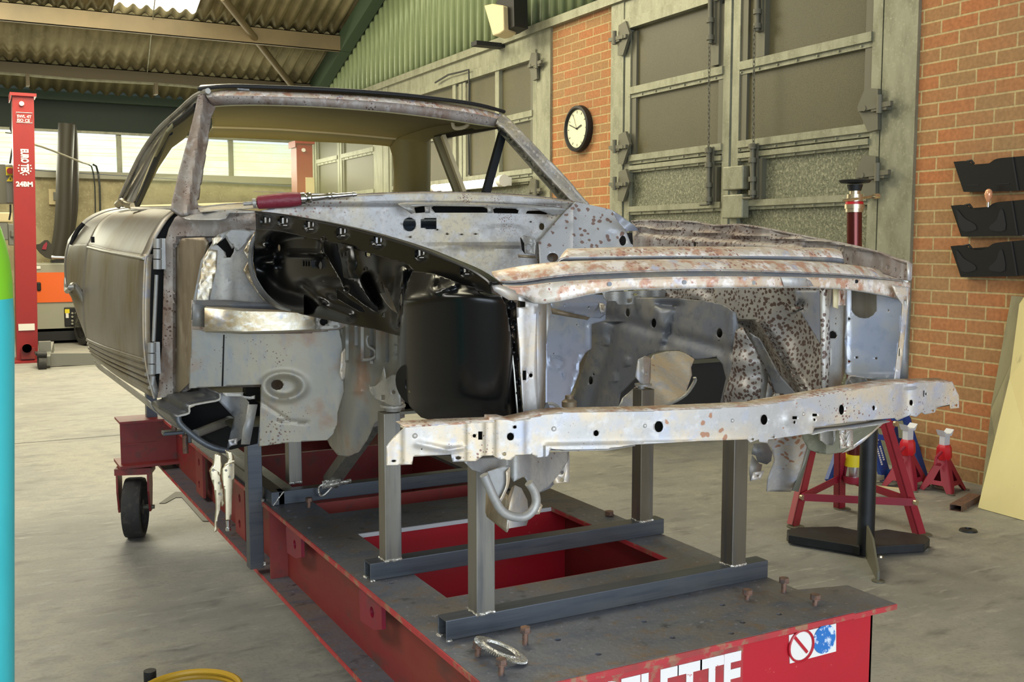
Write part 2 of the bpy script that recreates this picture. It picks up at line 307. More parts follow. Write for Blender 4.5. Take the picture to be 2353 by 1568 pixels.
def sheet(name, outline, surf, mat, parent=None, holes=(), relief=None, step=14, thick=.0025, off=-1, smooth=45, loc=None):
    """a pressed steel sheet: its outline and holes lie on surface surf, relief(x,y) presses it in metres; has real thickness"""
    loops = [outline]+list(holes); pts = [p for l in loops for p in l]
    tri = tessellate_polygon([[Vector((a, b, 0)) for a, b in l] for l in loops])
    bm = bmesh.new(); V = [bm.verts.new((a, b, 0)) for a, b in pts]
    for t in tri:
        try: bm.faces.new([V[i] for i in t])
        except ValueError: pass
    if step:
        for ax in (0, 1):
            lo = min(p[ax] for p in pts); hi = max(p[ax] for p in pts); v = lo+step
            while v < hi:
                co = (v, 0, 0) if ax == 0 else (0, v, 0); no = (1, 0, 0) if ax == 0 else (0, 1, 0)
                bmesh.ops.bisect_plane(bm, geom=list(bm.verts)+list(bm.edges)+list(bm.faces), plane_co=co, plane_no=no, dist=1e-4); v += step
    bmesh.ops.remove_doubles(bm, verts=bm.verts, dist=1e-4)
    for v in bm.verts:
        x, y = v.co.x, v.co.y
        v.co = surf(x, y, relief(x, y)) if relief else surf(x, y)
    bm.normal_update()
    for f in bm.faces:
        if f.normal.dot(f.calc_center_median()-C0) > 0: f.normal_flip()
    me = bpy.data.meshes.new(name); bm.to_mesh(me); bm.free()
    return finish(me, name, mat, parent, smooth=smooth, thick=thick, off=off, loc=loc)
def loft(name, rows, mat, parent=None, k=(3, 3), thick=.0025, off=-1, closed=False, smooth=60, linear=False, **kw):
    """smooth skin through rows of 3D points"""
    rows = [[tuple(p) for p in r] for r in rows]
    if not linear:
        rows = [cr(r, k[1]) for r in rows]
        cols = list(zip(*rows)); cols = [cr(list(c), k[0]) for c in cols]; rows = list(zip(*cols))
    bm = bmesh.new(); G = [[bm.verts.new(p) for p in r] for r in rows]
    nr, nc = len(G), len(G[0])
    for i in range(nr-1):
        for j in range(nc-1):
            try: bm.faces.new((G[i][j], G[i][j+1], G[i+1][j+1], G[i+1][j]))
            except ValueError: pass
    bmesh.ops.remove_doubles(bm, verts=bm.verts, dist=1e-5)
    bmesh.ops.recalc_face_normals(bm, faces=bm.faces)
    bm.normal_update()
    tot = sum((f.normal.dot((f.calc_center_median()-C0).normalized())*f.calc_area() for f in bm.faces))
    if tot > 0:
        for f in bm.faces: f.normal_flip()
    me = bpy.data.meshes.new(name); bm.to_mesh(me); bm.free()
    return finish(me, name, mat, parent, smooth=smooth, thick=thick, off=off, **kw)
def tag(o, label=None, cat=None, group=None, kind=None):
    if label: o['label'] = label
    if cat: o['category'] = cat
    if group: o['group'] = group
    if kind: o['kind'] = kind
    return o
def thing(name, loc, label, cat, group=None):
    o = bpy.data.objects.new(name, None); COL.objects.link(o); o.location = loc; o.empty_display_size = .1
    ORG[o.name] = Vector(loc); return tag(o, label, cat, group)
def struct(o): o['kind'] = 'structure'; return o
def text(name, s, mat, parent, origin, xdir, updir, size, ext=.001, sx=1.0, bold=0):
    cu = bpy.data.curves.new(name, 'FONT'); cu.body = s; cu.size = size; cu.extrude = ext; cu.offset = bold; cu.resolution_u = 3
    tmp = bpy.data.objects.new('tmp', cu); COL.objects.link(tmp); dg = bpy.context.evaluated_depsgraph_get()
    me = bpy.data.meshes.new_from_object(tmp.evaluated_get(dg)); bpy.data.objects.remove(tmp)
    x = Vector(xdir).normalized(); u = Vector(updir).normalized(); z = x.cross(u)
    Mx = Matrix(((x.x*sx, u.x, z.x, origin[0]), (x.y*sx, u.y, z.y, origin[1]), (x.z*sx, u.z, z.z, origin[2]), (0, 0, 0, 1)))
    me.transform(Mx); me.materials.clear(); return finish(me, name, mat, parent, smooth=0)
def copy_tree(o, parent=None, loc=None):
    c = o.copy(); COL.objects.link(c); c.parent = parent
    if loc is not None: c.location = loc
    for ch in list(o.children): copy_tree(ch, c)
    return c
# ================================================================== SETTING
WX, BY = 5.956, 19.3
struct(B().box((-7, -4, -.1), (6.4, 20, 0)).obj('floor', m_floor, loc=(0, 0, 0), smooth=0))
# roof: two slopes of corrugated sheet, ridge along X
def zr(Y): return 4.37-.34633*(Y-18.255)
RY = 8.0
def corr(name, x0, x1, ya, yb, dz, mat, zf=zr, amp=.035, pit=.19, thick=.008):
    n = int((x1-x0)/pit*8); vs = []; fs = []
    for i in range(n+1):
        x = x0+(x1-x0)*i/n; h = amp*math.sin(2*math.pi*x/pit)
        vs += [(x, ya, zf(ya)+dz+h), (x, yb, zf(yb)+dz+h)]
    for i in range(n): fs.append((2*i, 2*i+1, 2*i+3, 2*i+2))
    return B().add(vs, fs).obj(name, mat, loc=(0, 0, 0), thick=thick)
roof = [corr('ceiling', -7, WX-.02, 19.2, 16.72, .14, m_roof), corr('ceiling', -7, 2.24, 16.95, 14.6, .18, m_roof), corr('ceiling', 3.42, WX-.02, 16.95, 14.6, .18, m_roof),
        corr('ceiling', 2.24, 3.42, 16.55, 14.6, .18, m_sky), corr('ceiling', 2.24, 3.42, 16.95, 16.55, .17, m_roof), corr('ceiling', -7, WX-.02, 14.8, RY, .22, m_roof)]
for o in roof: struct(o)
struct(corr('ceiling', -7, WX-.02, RY, -4, .22, m_roof, zf=lambda y: zr(RY)-.34633*(RY-y)))
# purlins: channel beams along X under the sheets
def purlin(Y, h, mat, lip=None):
    z = zr(Y)+.08
    b = B().box((-7, Y, z-h), (WX-.03, Y+.01, z)).box((-7, Y, z-h), (WX-.03, Y+.09, z-h+.012)).box((-7, Y, z-.012), (WX-.03, Y+.09, z))
    o = struct(b.obj('trim_1', mat, smooth=0))
    return o
purlin(16.62, .26, m_purl); purlin(18.25, .2, m_purld); purlin(14.6, .24, m_purl); purlin(12.4, .24, m_purl)
struct(B().tube([(x, 18.2, zr(18.25)-.13+.01*math.sin(x*2.5)) for x in [i*.5-4 for i in range(20)]], .022, n=6).obj('trim_2', m_galv))
for x in (-1.0, 1.12, 3.05, 5.0):
    struct(B().box((x, 18.1, zr(18.25)-.3), (x+.05, 18.3, zr(18.25)-.12)).obj('trim_3', m_purld, smooth=0))
# sag rod between purlins
struct(B().cyl((2.95, 18.2, zr(18.2)+.02), (2.62, 14.7, zr(14.7)+.06), .008, n=6).obj('trim_4', m_galv))
# rafter on the gable and diagonal brace tube
struct(B().beam((WX-.12, 18.9, zr(18.9)-.02), (WX-.12, RY, zr(RY)-.02), .18, .3).obj('trim_5', m_greend, smooth=0))
q0 = P(512, -6, Y=15.7); q1 = P(685, 215, Y=18.2)
struct(B().cyl(q0, q0+(q1-q0)*1.02, .055, n=12).obj('trim_6', m_purl))
# gable cladding (ribbed sheet) above the beam, right wall
def cladding():
    vs = []; fs = []; y = -3.6; pit = .2; i = 0
    prof = [(0, 0), (.09, 0), (.105, -.035), (.165, -.035), (.18, 0)]
    ys = []
    while y < BY-.02:
        for a, d in prof: ys.append((y+a, d))
        y += pit
    for a, d in ys:
        zt = zr(a) if a > RY else zr(RY)-.34633*(RY-a)
        vs += [(WX+.02+d, a, 4.05), (WX+.02+d, a, zt+.1)]
    for i in range(len(ys)-1): fs.append((2*i, 2*i+2, 2*i+3, 2*i+1))
    return B().add(vs, fs).obj('wall_right_cladding', m_green, loc=(0, 0, 0), thick=.004, off=1)
struct(cladding())
struct(B().box((WX-.06, -3.8, 3.985), (WX+.05, BY, 4.045)).box((WX-.065, -3.8, 3.985), (WX-.055, BY, 4.075)).obj('trim_7', m_galv, smooth=0))
# brick wall pieces around two door openings
Y1, Y2, Y3, Y4 = 5.12, 8.88, 10.13, 15.2
def brick(y0, y1, z0, z1): struct(B().box((WX, y0, z0), (WX+.25, y1, z1)).obj('wall_right', m_brick, loc=(0, 0, 0), smooth=0))
brick(-4, Y1, 0, 3.985); brick(Y2, Y3, 0, 3.985); brick(Y4, 15.24, 0, 3.985); brick(18.9, BY, 0, 3.985)
struct(B().box((-7, BY, 0), (6.3, BY+.25, 2.78)).obj('wall_back', m_render, smooth=0))
struct(B().box((-7, BY, 3.53), (6.3, BY+.25, 4.35)).obj('wall_back', m_greenv, smooth=0))
struct(B().box((-7, BY-.1, 4.02), (WX, BY, 4.16)).obj('trim_8', m_greend, smooth=0))
struct(B().box((-7.2, -4, 0), (-7, BY, 9)).obj('wall_left', m_render, smooth=0))
struct(B().box((-7, 9.11, 0), (5.9, 9.125, .0012)).obj('trim_12', m_blackm, smooth=0))
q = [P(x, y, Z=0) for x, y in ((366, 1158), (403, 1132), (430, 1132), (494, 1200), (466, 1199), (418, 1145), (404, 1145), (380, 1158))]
tag(B().prism(q, (0, 0, .004)).obj('floor_shadow_strip', m_duct, smooth=0), 'flat dark bent strip standing for a shadow on the floor beside the bench behind the pliers', 'strip')  # thin dark strip added in place of a cast shadow
# back window band
xs = [-7, -5.1, -3.2, -1.3, .68, 2.62, 4.55, 5.95]
for i in range(7):
    w = struct(B().box((xs[i]+.03, BY+.05, 2.84), (xs[i+1]-.03, BY+.06, 3.46)).obj('window_%d' % (i+1), m_pane, smooth=0))
for i in range(8):
    struct(B().box((xs[i]-.04, BY-.02, 2.8), (xs[i]+.04, BY+.08, 3.53)).obj('trim_9', m_galv, smooth=0))
struct(B().box((-7, BY-.1, 2.72), (WX, BY+.02, 2.84)).obj('trim_10', m_grey, smooth=0))
struct(B().box((-7, BY-.06, 3.49), (WX, BY, 3.53)).obj('trim_11', m_galv, smooth=0))
# ---------------------------------------------------------------- garage doors on the right wall
W0 = PX(WX)
def bar(b, x0, y0, x1, y1, w, d=.05, x=WX):          # flat bar on the door, axis given by its two ends
    p, q = P(x0, y0, X=x), P(x1, y1, X=x); b.beam(p+Vector((d/2-.02, 0, 0)), q+Vector((d/2-.02, 0, 0)), w, d, up=(-1, 0, 0)); return b
def yb(Y, z): return Vector((WX, Y, z))
def quad(name, mat, y0, y1, z0, z1, x, root, t=.01): return B().box((x, y0, z0), (x+t, y1, z1)).obj(name, mat, root, smooth=0)
def hinge(root, Y, z, s):
    b = B(); x = WX-.07
    b.prism([(x+.03, Y-.17*s, z+.02), (x+.03, Y-.1*s, z+.15), (x+.03, Y+.02*s, z+.13), (x+.03, Y+.03*s, z-.16), (x+.03, Y-.06*s, z-.17)], (-.03, 0, 0))
    b.beam((x-.01, Y-.14*s, z), (x-.01, Y+.16*s, z+.01), .03, .035).cyl((x-.02, Y+.06*s, z-.05), (x-.02, Y+.06*s, z+.08), .022).box((x-.02, Y+.05*s-.07, z-.03), (x+.08, Y+.05*s+.07, z-.005))
    b.cyl((x-.03, Y-.08*s, z), (x+.02, Y-.08*s, z), .02)
    b.obj('hinge', m_galvd, root)
def bigdoor(num, ya, yb_, zt, ymid, rails, upper, lower, label):
    """double leaf steel door: frame, leaves, rails, panels. ya near jamb, yb_ far jamb"""
    root = bpy.data.objects.new('door_%d' % num, None); COL.objects.link(root); root.location = (WX, (ya+yb_)/2, 0); ORG[root.name] = Vector(root.location); root['kind'] = 'structure'
    fr = B().box((WX-.03, ya-.02, 0), (WX+.12, ya+.28, 3.99)).box((WX-.03, yb_-.2, 0), (WX+.12, yb_+.02, 3.99)).box((WX-.02, ya+.28, zt), (WX+.12, yb_-.2, 3.99)).box((WX-.05, ya+.28, zt-.02), (WX+.05, yb_-.2, zt+.08))
    fr.obj('door_frame', m_galv, root, smooth=0)
    for k, (y0, y1) in enumerate(((ya+.3, ymid-.015), (ymid+.015, yb_-.22))):
        lf = B()
        for y in (y0, y1-.09): lf.box((WX-.02, y, .02), (WX+.05, y+.09, zt-.03))
        lf.obj('stile', m_galv, root, smooth=0)
        for z, h in rails[k]:
            r_ = B().box((WX-.035, y0+.09, z+h*.35), (WX+.05, y1-.09, z+h)).box((WX-.012, y0+.09, z), (WX+.05, y1-.09, z+h*.35))
            for i in range(int((y1-y0)/.22)): r_.cyl((WX-.022, y0+.2+i*.22, z+h*.17), (WX-.01, y0+.2+i*.22, z+h*.17), .009, n=6)
            r_.obj('rail', m_galv, root, smooth=0)
        for y in (y0+.09, y1-.17): B().box((WX-.005, y, 2.475), (WX+.03, y+.08, zt-.05)).obj('pane_edge_strip', m_galvd, root, smooth=0)
        zs = sorted([z for z, h in rails[k]]+[0, zt])
        for a, c in zip(zs[:-1], zs[1:]):
            up = a > 2.34
            quad('pane' if up else 'panel', m_glassd if up else m_speck, y0+.05, y1-.05, a, c, WX+.02, root)
    return root
zt1 = 3.88
d1 = bigdoor(1, Y1, Y2, 3.72, 7.06,
             [[(3.03, .105), (2.385, .09), (2.305, .065), (1.89, .08), (1.3, .08), (.7, .08), (.12, .1)], [(3.03, .105), (2.385, .09), (2.305, .065), (1.89, .08), (1.3, .08), (.7, .08), (.12, .1)]], 0, 0, '')
for (Y, z) in ((5.42, 2.58), (5.42, 2.1)): hinge(d1, Y, z, -1)
for (px, py) in ((1437, 90), (1437, 340), (1437, 425)):
    p = P(px, py, X=WX); hinge(d1, p.y, p.z, 1)
# intermediate stiles near the meeting edges
b = B()
for (px, y0, y1) in ((1652, -40, 150), (1757, -40, 130)):
    p, q = P(px, y0, X=WX), P(px, y1, X=WX); b.box((WX-.03, p.y-.05, q.z), (WX+.03, p.y+.05, 3.75))
for (px, y0, y1) in ((1645, 385, 470), (1748, 365, 470)):
    p, q = P(px, y0, X=WX), P(px, y1, X=WX); b.box((WX-.03, p.y-.05, q.z), (WX+.03, p.y+.05, p.z))
b.obj('short_stile', m_galvd, d1, smooth=0)
# bolts, chains, lock box
def chain(root, px, y0, y1):
    b = B(); p = P(px, y0, X=WX-.1); q = P(px-2, y1, X=WX-.1); n = int((p-q).length/.035)
    for i in range(n):
        c = p+(q-p)*(i+.5)/n; v = (0, 1, 0) if i % 2 else (1, 0, 0); v = Vector(v)
        b.tube([c+v*.010*math.cos(a)+Vector((0, 0, .024*math.sin(a))) for a in [2*math.pi*k/8 for k in range(8)]], .0035, n=5, closed=True)
    return b.obj('chain', m_galvd, root)
chain(d1, 1630, 100, 345); chain(d1, 1733, 60, 335)
for (px, y0, y1) in ((1632, -60, 100), (1740, -60, 72), (1628, 338, 470), (1729, 330, 455)):
    p, q = P(px, y0, X=WX-.07), P(px, y1, X=WX-.07)
    b = B().cyl(p, q, .02).beam(p+Vector((.03, 0, 0)), q+Vector((.03, 0, 0)), .07, .015, up=(-1, 0, 0))
    for t in (.1, .35, .7, .95): c = p+(q-p)*t; b.cyl(c, c+Vector((0, 0, .04)), .034)
    if y0 > 0: c = q; b.cyl(c, c+Vector((-.02, .09, 0)), .012)
    b.obj('slide_bolt', m_galvd, d1)
p = P(1702, 410, X=WX); b = B().box((WX-.1, p.y-.14, p.z-.1), (WX-.02, p.y+.12, p.z+.1)).box((WX-.1, p.y-.14, p.z-.34), (WX-.02, p.y+.12, p.z-.14)); b.obj('lock_box', m_galv, d1, smooth=0, bevel=.01)
d2 = bigdoor(2, Y3, Y4, 3.72, 12.4, [[(3.03, .105), (2.385, .09), (2.305, .065), (1.89, .08), (1.3, .08), (.7, .08), (.12, .1)], [(3.03, .105), (2.385, .09), (2.305, .065), (1.89, .08), (1.3, .08), (.7, .08), (.12, .1)]], 0, 0, '')
for (px, py) in ((1243, 150), (1241, 440)):
    p = P(px, py, X=WX); hinge(d2, p.y, p.z, -1)
b = B()
for px in (1048, 1147):
    p = P(px, 250, X=WX); b.box((WX-.03, p.y-.05, 2.3), (WX+.03, p.y+.05, 3.7))
b.obj('short_stile', m_galv, d2, smooth=0)
d3 = bigdoor(3, 15.26, 18.9, 3.72, 17.3, [[(3.03, .105), (2.385, .09), (2.305, .065), (1.89, .08), (1.3, .08), (.7, .08), (.12, .1)], [(3.03, .105), (2.385, .09), (2.305, .065), (1.89, .08), (1.3, .08), (.7, .08), (.12, .1)]], 0, 0, '')
# cable hanging over the second door
tag(B().tube([P(a, c, X=WX-.1) for a, c in ((1000, 190), (1030, 172), (1060, 165), (1077, 160), (1078, 200), (1076, 300), (1078, 390), (1077, 402))], .012, n=6).obj('hanging_cable', m_cable), 'dark cable hanging down across the glazed garage door beyond the brick pier', 'cable')
# fluorescent tube fitting
p, q = P(1000, 432, X=WX-.25), P(1150, 416, X=WX-.25)
r = thing('fluorescent_light', (WX-.1, (p.y+q.y)/2, p.z-.05), 'lit white fluorescent tube fitting on the far garage door, seen through the car side window', 'light')
B().cyl(p, q, .042).obj('lit_tube', m_tubeon, r)
B().cyl(q, q+(q-p).normalized()*.1, .07).cyl(p, p-(q-p).normalized()*.06, .05).beam(p+Vector((.12, 0, .0)), q+Vector((.12, 0, .0)), .1, .06, up=(-1, 0, 0)).obj('fitting', m_white, r)
# clock
c = P(1328, 296, X=WX-.04); r = thing('wall_clock', (WX, c.y, c.z-.24), 'round white faced wall clock with black rim on the brick pier', 'clock')
R0 = .235
B().lathe((WX, c.y, c.z), (-1, 0, 0), [(R0, 0), (R0+.012, .02), (R0+.005, .07), (R0-.02, .078), (R0-.035, .055), (R0-.04, .0), (R0, 0)], n=40, cap=False).obj('rim', m_blackm, r)
B().lathe((WX, c.y, c.z), (-1, 0, 0), [(0.0, .05), (R0-.03, .05), (R0-.03, .0)], n=40).obj('face', m_face, r)
hb = B()
def hand(deg, L, w): a = math.radians(deg); hb.beam((WX-.058, c.y, c.z), (WX-.058, c.y-L*math.sin(a), c.z+L*math.cos(a)), .002, w, up=(0, math.cos(a), math.sin(a)))
hand(72, .1, .012); hand(290, .16, .009); hand(335, .17, .004)
hb.cyl((WX-.05, c.y, c.z), (WX-.064, c.y, c.z), .01, n=10).obj('hands', m_blackm, r)
for k in range(12):
    a = math.pi*k/6; B().beam((WX-.053, c.y-.16*math.sin(a), c.z+.16*math.cos(a)), (WX-.053, c.y-.185*math.sin(a), c.z+.185*math.cos(a)), .002, .008, up=(0, math.cos(a), math.sin(a))).obj('hour_mark', m_greyd, r)
# flood light on the cladding
r = thing('wall_lamp', (WX, 11.4, 3.9), 'dusty cream angular lamp housing high on the green cladding', 'lamp')
A = [P(a, c, X=WX-.5) for a, c in ((1112, 12), (1130, 8), (1156, 12), (1158, 70), (1147, 78), (1132, 82))]
B().prism(A, (.22, .12, 0)).obj('housing', m_cream, r, bevel=.02)
B().prism([P(a, c, X=WX-.42) for a, c in ((1140, 5), (1158, -20), (1180, -20), (1182, 60), (1160, 72), (1148, 76))], (.2, .05, 0)).obj('lamp_back', m_blackm, r); B().box((WX-.4, 11.2, 3.95), (WX, 11.35, 4.0)).obj('bracket', m_blackm, r)
# ---------------------------------------------------------------- wall pockets
def pocket(x0, y0, x1, y1, label, swirl):
    Xf = WX-.1; dx_, dy_ = x0-2191, y0-372
    a = P(x0, y0, X=Xf); r = thing('wall_pocket', (WX, a.y-.2, P(x0, y1, X=Xf).z), label, 'file pocket', 'black pockets on the brick wall')
    k = 1.0 if not swirl else 1.03
    F_ = lambda x, y, e=0: P(x0+(x-2191)*k, y0+(y-372)*k, X=WX-.11+.05*max(0, min(1, (y-360)/80))-e)
    top = cr([(2191, 372), (2222, 370), (2236, 378), (2258, 381), (2275, 374), (2290, 365), (2326, 361), (2362, 358)], 3)
    pf = top+[(2354, 437), (2340, 439), (2214, 441)]
    b = B().prism([F_(*p) for p in pf], (.006, 0, 0)); bk = lambda v, dz=0: Vector((WX-.012, v.y, v.z+dz))
    c1, c2, c3, c4 = F_(2191, 372), F_(2214, 441), F_(2354, 437), F_(2362, 358)
    b.prism([bk(c1), c1, c2, bk(c2)], (0, -.006, 0)).prism([bk(c4), c4, c3, bk(c3)], (0, -.006, 0)).prism([bk(c2), c2, c3, bk(c3)], (0, 0, .006)).prism([bk(c1, -.02), bk(c2), bk(c3), bk(c4, -.02)], (.01, 0, 0))
    b.obj('tray', m_pocket, r, smooth=30)
    B().prism([F_(*p) for p in ((2326, 361), (2329, 361), (2342, 438), (2338, 438))], (-.005, 0, 0)).obj('moulded_edge', m_pocketl, r, smooth=0)
    if swirl:
        for poly in ([(2204, 384), (2209, 384), (2222, 400), (2245, 414), (2246, 426), (2216, 427)], [(2300, 383), (2308, 383), (2313, 426), (2282, 427), (2278, 418), (2293, 404)]):
            B().prism([F_(x, y, .001) for x, y in cr(poly, 3, True)], (-.003, 0, 0)).obj('raised_motif', m_pocketl, r, smooth=0)
    else:
        for u0, u1, v in ((2222, 2250, 425), (2290, 2320, 422)): B().prism([F_(*p) for p in ((u0, v), (u1, v-1), (u1, v+1), (u0, v+2))], (-.003, 0, 0)).obj('slot_line', m_pocketl, r, smooth=0)
    B().tube([F_(2222, 371, -.03), F_(2232, 369, -.03), F_(2238, 377, -.03)], .008, n=6).obj('clip', m_blackm, r)
pocket(2191, 372, 0, 440, 'plain black wall pocket, topmost of the three on the brick wall', False)
pocket(2185, 473, 0, 541, 'black wall pocket with raised leaf shapes, middle one of three, clear bulb above it', True)
pocket(2184, 566, 0, 636, 'black wall pocket with raised leaf shapes, lowest of the three on the brick', True)
c = P(2271, 458, X=WX-.12); r = thing('glass_bulb', c-Vector((0, 0, .06)), 'small clear glass bulb standing up out of the middle black pocket', 'bulb')
B().lathe(c-Vector((0, 0, .07)), (0, 0, 1), [(.008, .05), (.012, .06), (.022, .085), (.025, .105), (.02, .125), (.008, .135)], n=14).obj('glass', m_bulb, r)
B().cyl(c-Vector((0, 0, .05)), c-Vector((0, 0, .01)), .008).obj('base', m_chrome, r)
p = P(2352, 510, X=WX-.02); tag(B().box((WX-.03, p.y-.05, p.z-.09), (WX-.005, p.y+.01, p.z+.1)).obj('wall_switch', m_white, bevel=.01), 'white plastic switch on the brick wall right of the middle black pocket', 'switch')
# ---------------------------------------------------------------- leaning boards
def board(poly, mat, name, label, t):
    p = [Vector(v) for v in poly]; n = (p[1]-p[0]).cross(p[2]-p[0]).normalized()
    return tag(B().prism(p, n*t).obj(name, mat, smooth=0), label, 'board')
f0 = P(2250, 1168, Z=0); f1 = P(2420, 1215, Z=0); tA = P(2353, 740, X=WX-.12); 
board([f0, f1, Vector((WX-.12, f1.y, 1.66)), Vector((WX-.12, f0.y-.18, 1.62)), P(2345, 700, X=WX-.14), P(2323, 870, X=WX-.22)], m_ply, 'leaning_board', 'large pale yellow board leaning on the brick wall at the right edge', .012)
g0 = P(2240, 1162, Z=0); g1 = P(2268, 1167, Z=0)
board([g0+Vector((.12, .05, 0)), g1+Vector((.16, 0, 0)), P(2348, 780, X=WX-.09), P(2352, 683, X=WX-.06), P(2325, 681, X=WX-.06), P(2278, 935, X=WX-.1), P(2278, 945, X=WX-.1)], m_plyd, 'leaning_board', 'narrow weathered grey board standing behind the pale yellow one', .015)
# ---------------------------------------------------------------- lift posts
def lift(x0, x1, ytop, Yf, label, tall, deco):
    a = P(x0, 700, Y=Yf); b_ = P(x1, 700, Y=Yf); xa, xb = a.x, b_.x; zt = P(x0, ytop, Y=Yf).z
    r = thing('lift_post', ((xa+xb)/2, Yf+.2, 0), label, 'car lift post', 'red lift posts')
    b = B().box((xa, Yf, .02), (xb, Yf+.03, zt)).box((xa-.0, Yf+.031, .02), (xa+.03, Yf+.3, zt)).box((xb-.03, Yf+.031, .02), (xb, Yf+.3, zt))
    b.obj('column', m_lift, r, smooth=0)
    B().box((xa-.03, Yf-.04, zt), (xb+.03, Yf+.33, zt+.04)).box((xa-.03, Yf-.04, zt-.06), (xa-.02, Yf+.33, zt)).obj('cap', m_lift, r, smooth=0)
    B().cyl(((xa+xb)/2-.02, Yf-.03, zt-.1), ((xa+xb)/2-.02, Yf, zt-.1), .03).obj('bolt', m_white, r)
    B().box((xa-.08, Yf-.12, 0), (xb+.06, Yf+.45, .03)).obj('base_plate', m_lift, r, smooth=0)
    B().box((xa+.05, Yf-.06, .05), (xb-.04, Yf, .2)).cyl((xa+.12, Yf-.1, .2), (xa+.12, Yf, .2), .06).cyl((xb-.14, Yf-.1, .2), (xb-.14, Yf, .2), .06).obj('pulley_box', m_bench, r, smooth=30)
    if deco:      # the post leans a little
        k = (P(28, ytop, Y=Yf).x-xa)/zt
        for ch in r.children:
            for v in ch.data.vertices: v.co.x += k*v.co.z
    return r, xa, xb
r, xa, xb = lift(33, 82, 220, 15.4, 'red lift post with white lettering at the left, beside the orange machine', 1, 1)
Yf = 15.4-.004
def tx(s, px, py, size, mat=m_white, sx=1.0, up=(0, 0, 1), xd=(1, 0, 0), bold=.003): 
    return text('lettering', s, mat, r, P(px, py, Y=Yf), xd, up, size, sx=sx, bold=bold)
tx('24BM', 37, 428, .088, bold=.004); tx('SWL 4T', 39, 270, .052, bold=.001); tx('ISO CE', 39, 279, .052, bold=.001)
q = [P(a, c, Y=Yf) for a, c in ((37, 258), (74, 260), (74, 283), (37, 281))]; B().tube(q, .005, n=4, closed=True).obj('label_border', m_white, r)
tx('EURO', 48, 342, .125, up=(1, 0, 0), xd=(0, 0, -1), bold=.006, sx=.56); tx('TEK', 49, 377, .125, up=(1, 0, 0), xd=(0, 0, -1), bold=.006, sx=.56)
sb = B()
for k in range(10):
    a = math.pi*(k/9)*1.3-.45; c = P(57+15*math.cos(a), 387+15*math.sin(a), Y=Yf); sb.cyl(c, c-Vector((0, .004, 0)), .010, n=5)
sb.obj('star_ring', m_white, r)
q = P(61, 752, Y=Yf); B().box((q.x-.1, Yf-.01, q.z-.045), (q.x+.1, Yf, q.z+.045)).obj('maker_plate', m_white, r, smooth=0)
r2, _, _ = lift(688, 724, 330, 16.0, 'red lift post further right, seen through the rear window of the car', 1, 0)
q = P(712, 430, Y=16.0); B().box((q.x-.07, 15.985, q.z-.2), (q.x+.07, 16.0, q.z+.15)).obj('worn_label', m_cream, r2, smooth=0)
# control box beside the post
c0 = P(2, 378, Y=15.85); c1 = P(34, 468, Y=15.85); r = thing('control_box', (c0.x+.1, 15.9, c1.z), 'grey electric control box with red stop button beside the left lift post', 'control box')
B().box((c0.x-.04, 15.85, c1.z), (c1.x, 16.1, c0.z)).obj('box', m_greyd, r, smooth=0, bevel=.015)
B().box((c0.x-.05, 15.83, c1.z), (c0.x+.05, 15.85, c0.z)).obj('door_edge', m_galvd, r, smooth=0)
q = P(23, 393, Y=15.82); B().box((q.x-.05, 15.82, q.z-.06), (q.x+.05, 15.85, q.z+.05)).obj('button_plate', m_yel, r, smooth=0)
B().cyl(q, q+Vector((0, -.04, 0)), .042).obj('stop_button', m_lift, r)
q = P(24, 412, Y=15.84); B().prism([q+Vector((-.05, 0, -.03)), q+Vector((.05, 0, -.03)), q+Vector((0, 0, .05))], (0, -.006, 0)).obj('warning_triangle', m_yel, r, smooth=0)
B().prism([q+Vector((-.008, -.008, -.02)), q+Vector((.012, -.008, .002)), q+Vector((.002, -.008, .004)), q+Vector((.01, -.008, .03)), q+Vector((-.012, -.008, .0)), q+Vector((.0, -.008, -.001))], (0, -.003, 0)).obj('flash_mark', m_blackm, r, smooth=0)
B().tube([P(23, 376, Y=15.85), P(27, 350, Y=15.85), P(32, 325, Y=15.85), P(30, 310, Y=15.855), P(24, 296, Y=15.855), P(26, 282, Y=15.855)], .012, n=6).tube([P(24, 470, Y=15.85), P(24, 490, Y=15.85), P(21, 506, Y=15.85)], .012, n=6).tube([P(12, 305, Y=15.85), P(30, 307, Y=15.85)], .008, n=6).obj('cable', m_cable, r)
c0 = P(0, 488, Y=17.5); r = thing('metal_fitting', P(10, 560, Y=17.5), 'grey metal fitting with white top partly hidden behind the lift post', 'fitting')
B().box(c0+Vector((-.3, 0, -.15)), c0+Vector((.17, .3, 0))).obj('top', m_cream, r, smooth=0, bevel=.02)
B().box(c0+Vector((-.25, .02, -.42)), c0+Vector((.1, .25, -.15))).box(c0+Vector((.1, 0, -.5)), c0+Vector((.24, .2, -.17))).cyl(P(31, 530, Y=17.5), P(31, 545, Y=17.5), .05).obj('body', m_greyd, r, smooth=0, bevel=.015)
# ---------------------------------------------------------------- exhaust ducts
def duct(pts, rad, label, Yd):
    b = B().tube(cr([tuple(P(x, y, Y=Yd)) for x, y in pts], 4), rad, n=20)
    return tag(b.obj('exhaust_duct', m_duct), label, 'duct', 'dark ducts behind the orange machine')
duct([(129, 597), (133, 580), (141, 540), (146, 480), (148, 400), (151, 330), (153, 285)], .125, 'wide dark duct rising from the orange machine, left one of two', 18.45)
duct([(152, 592), (158, 540), (166, 480), (168, 400), (166, 320), (160, 285)], .09, 'slimmer dark duct standing just right of the wide one', 18.75)
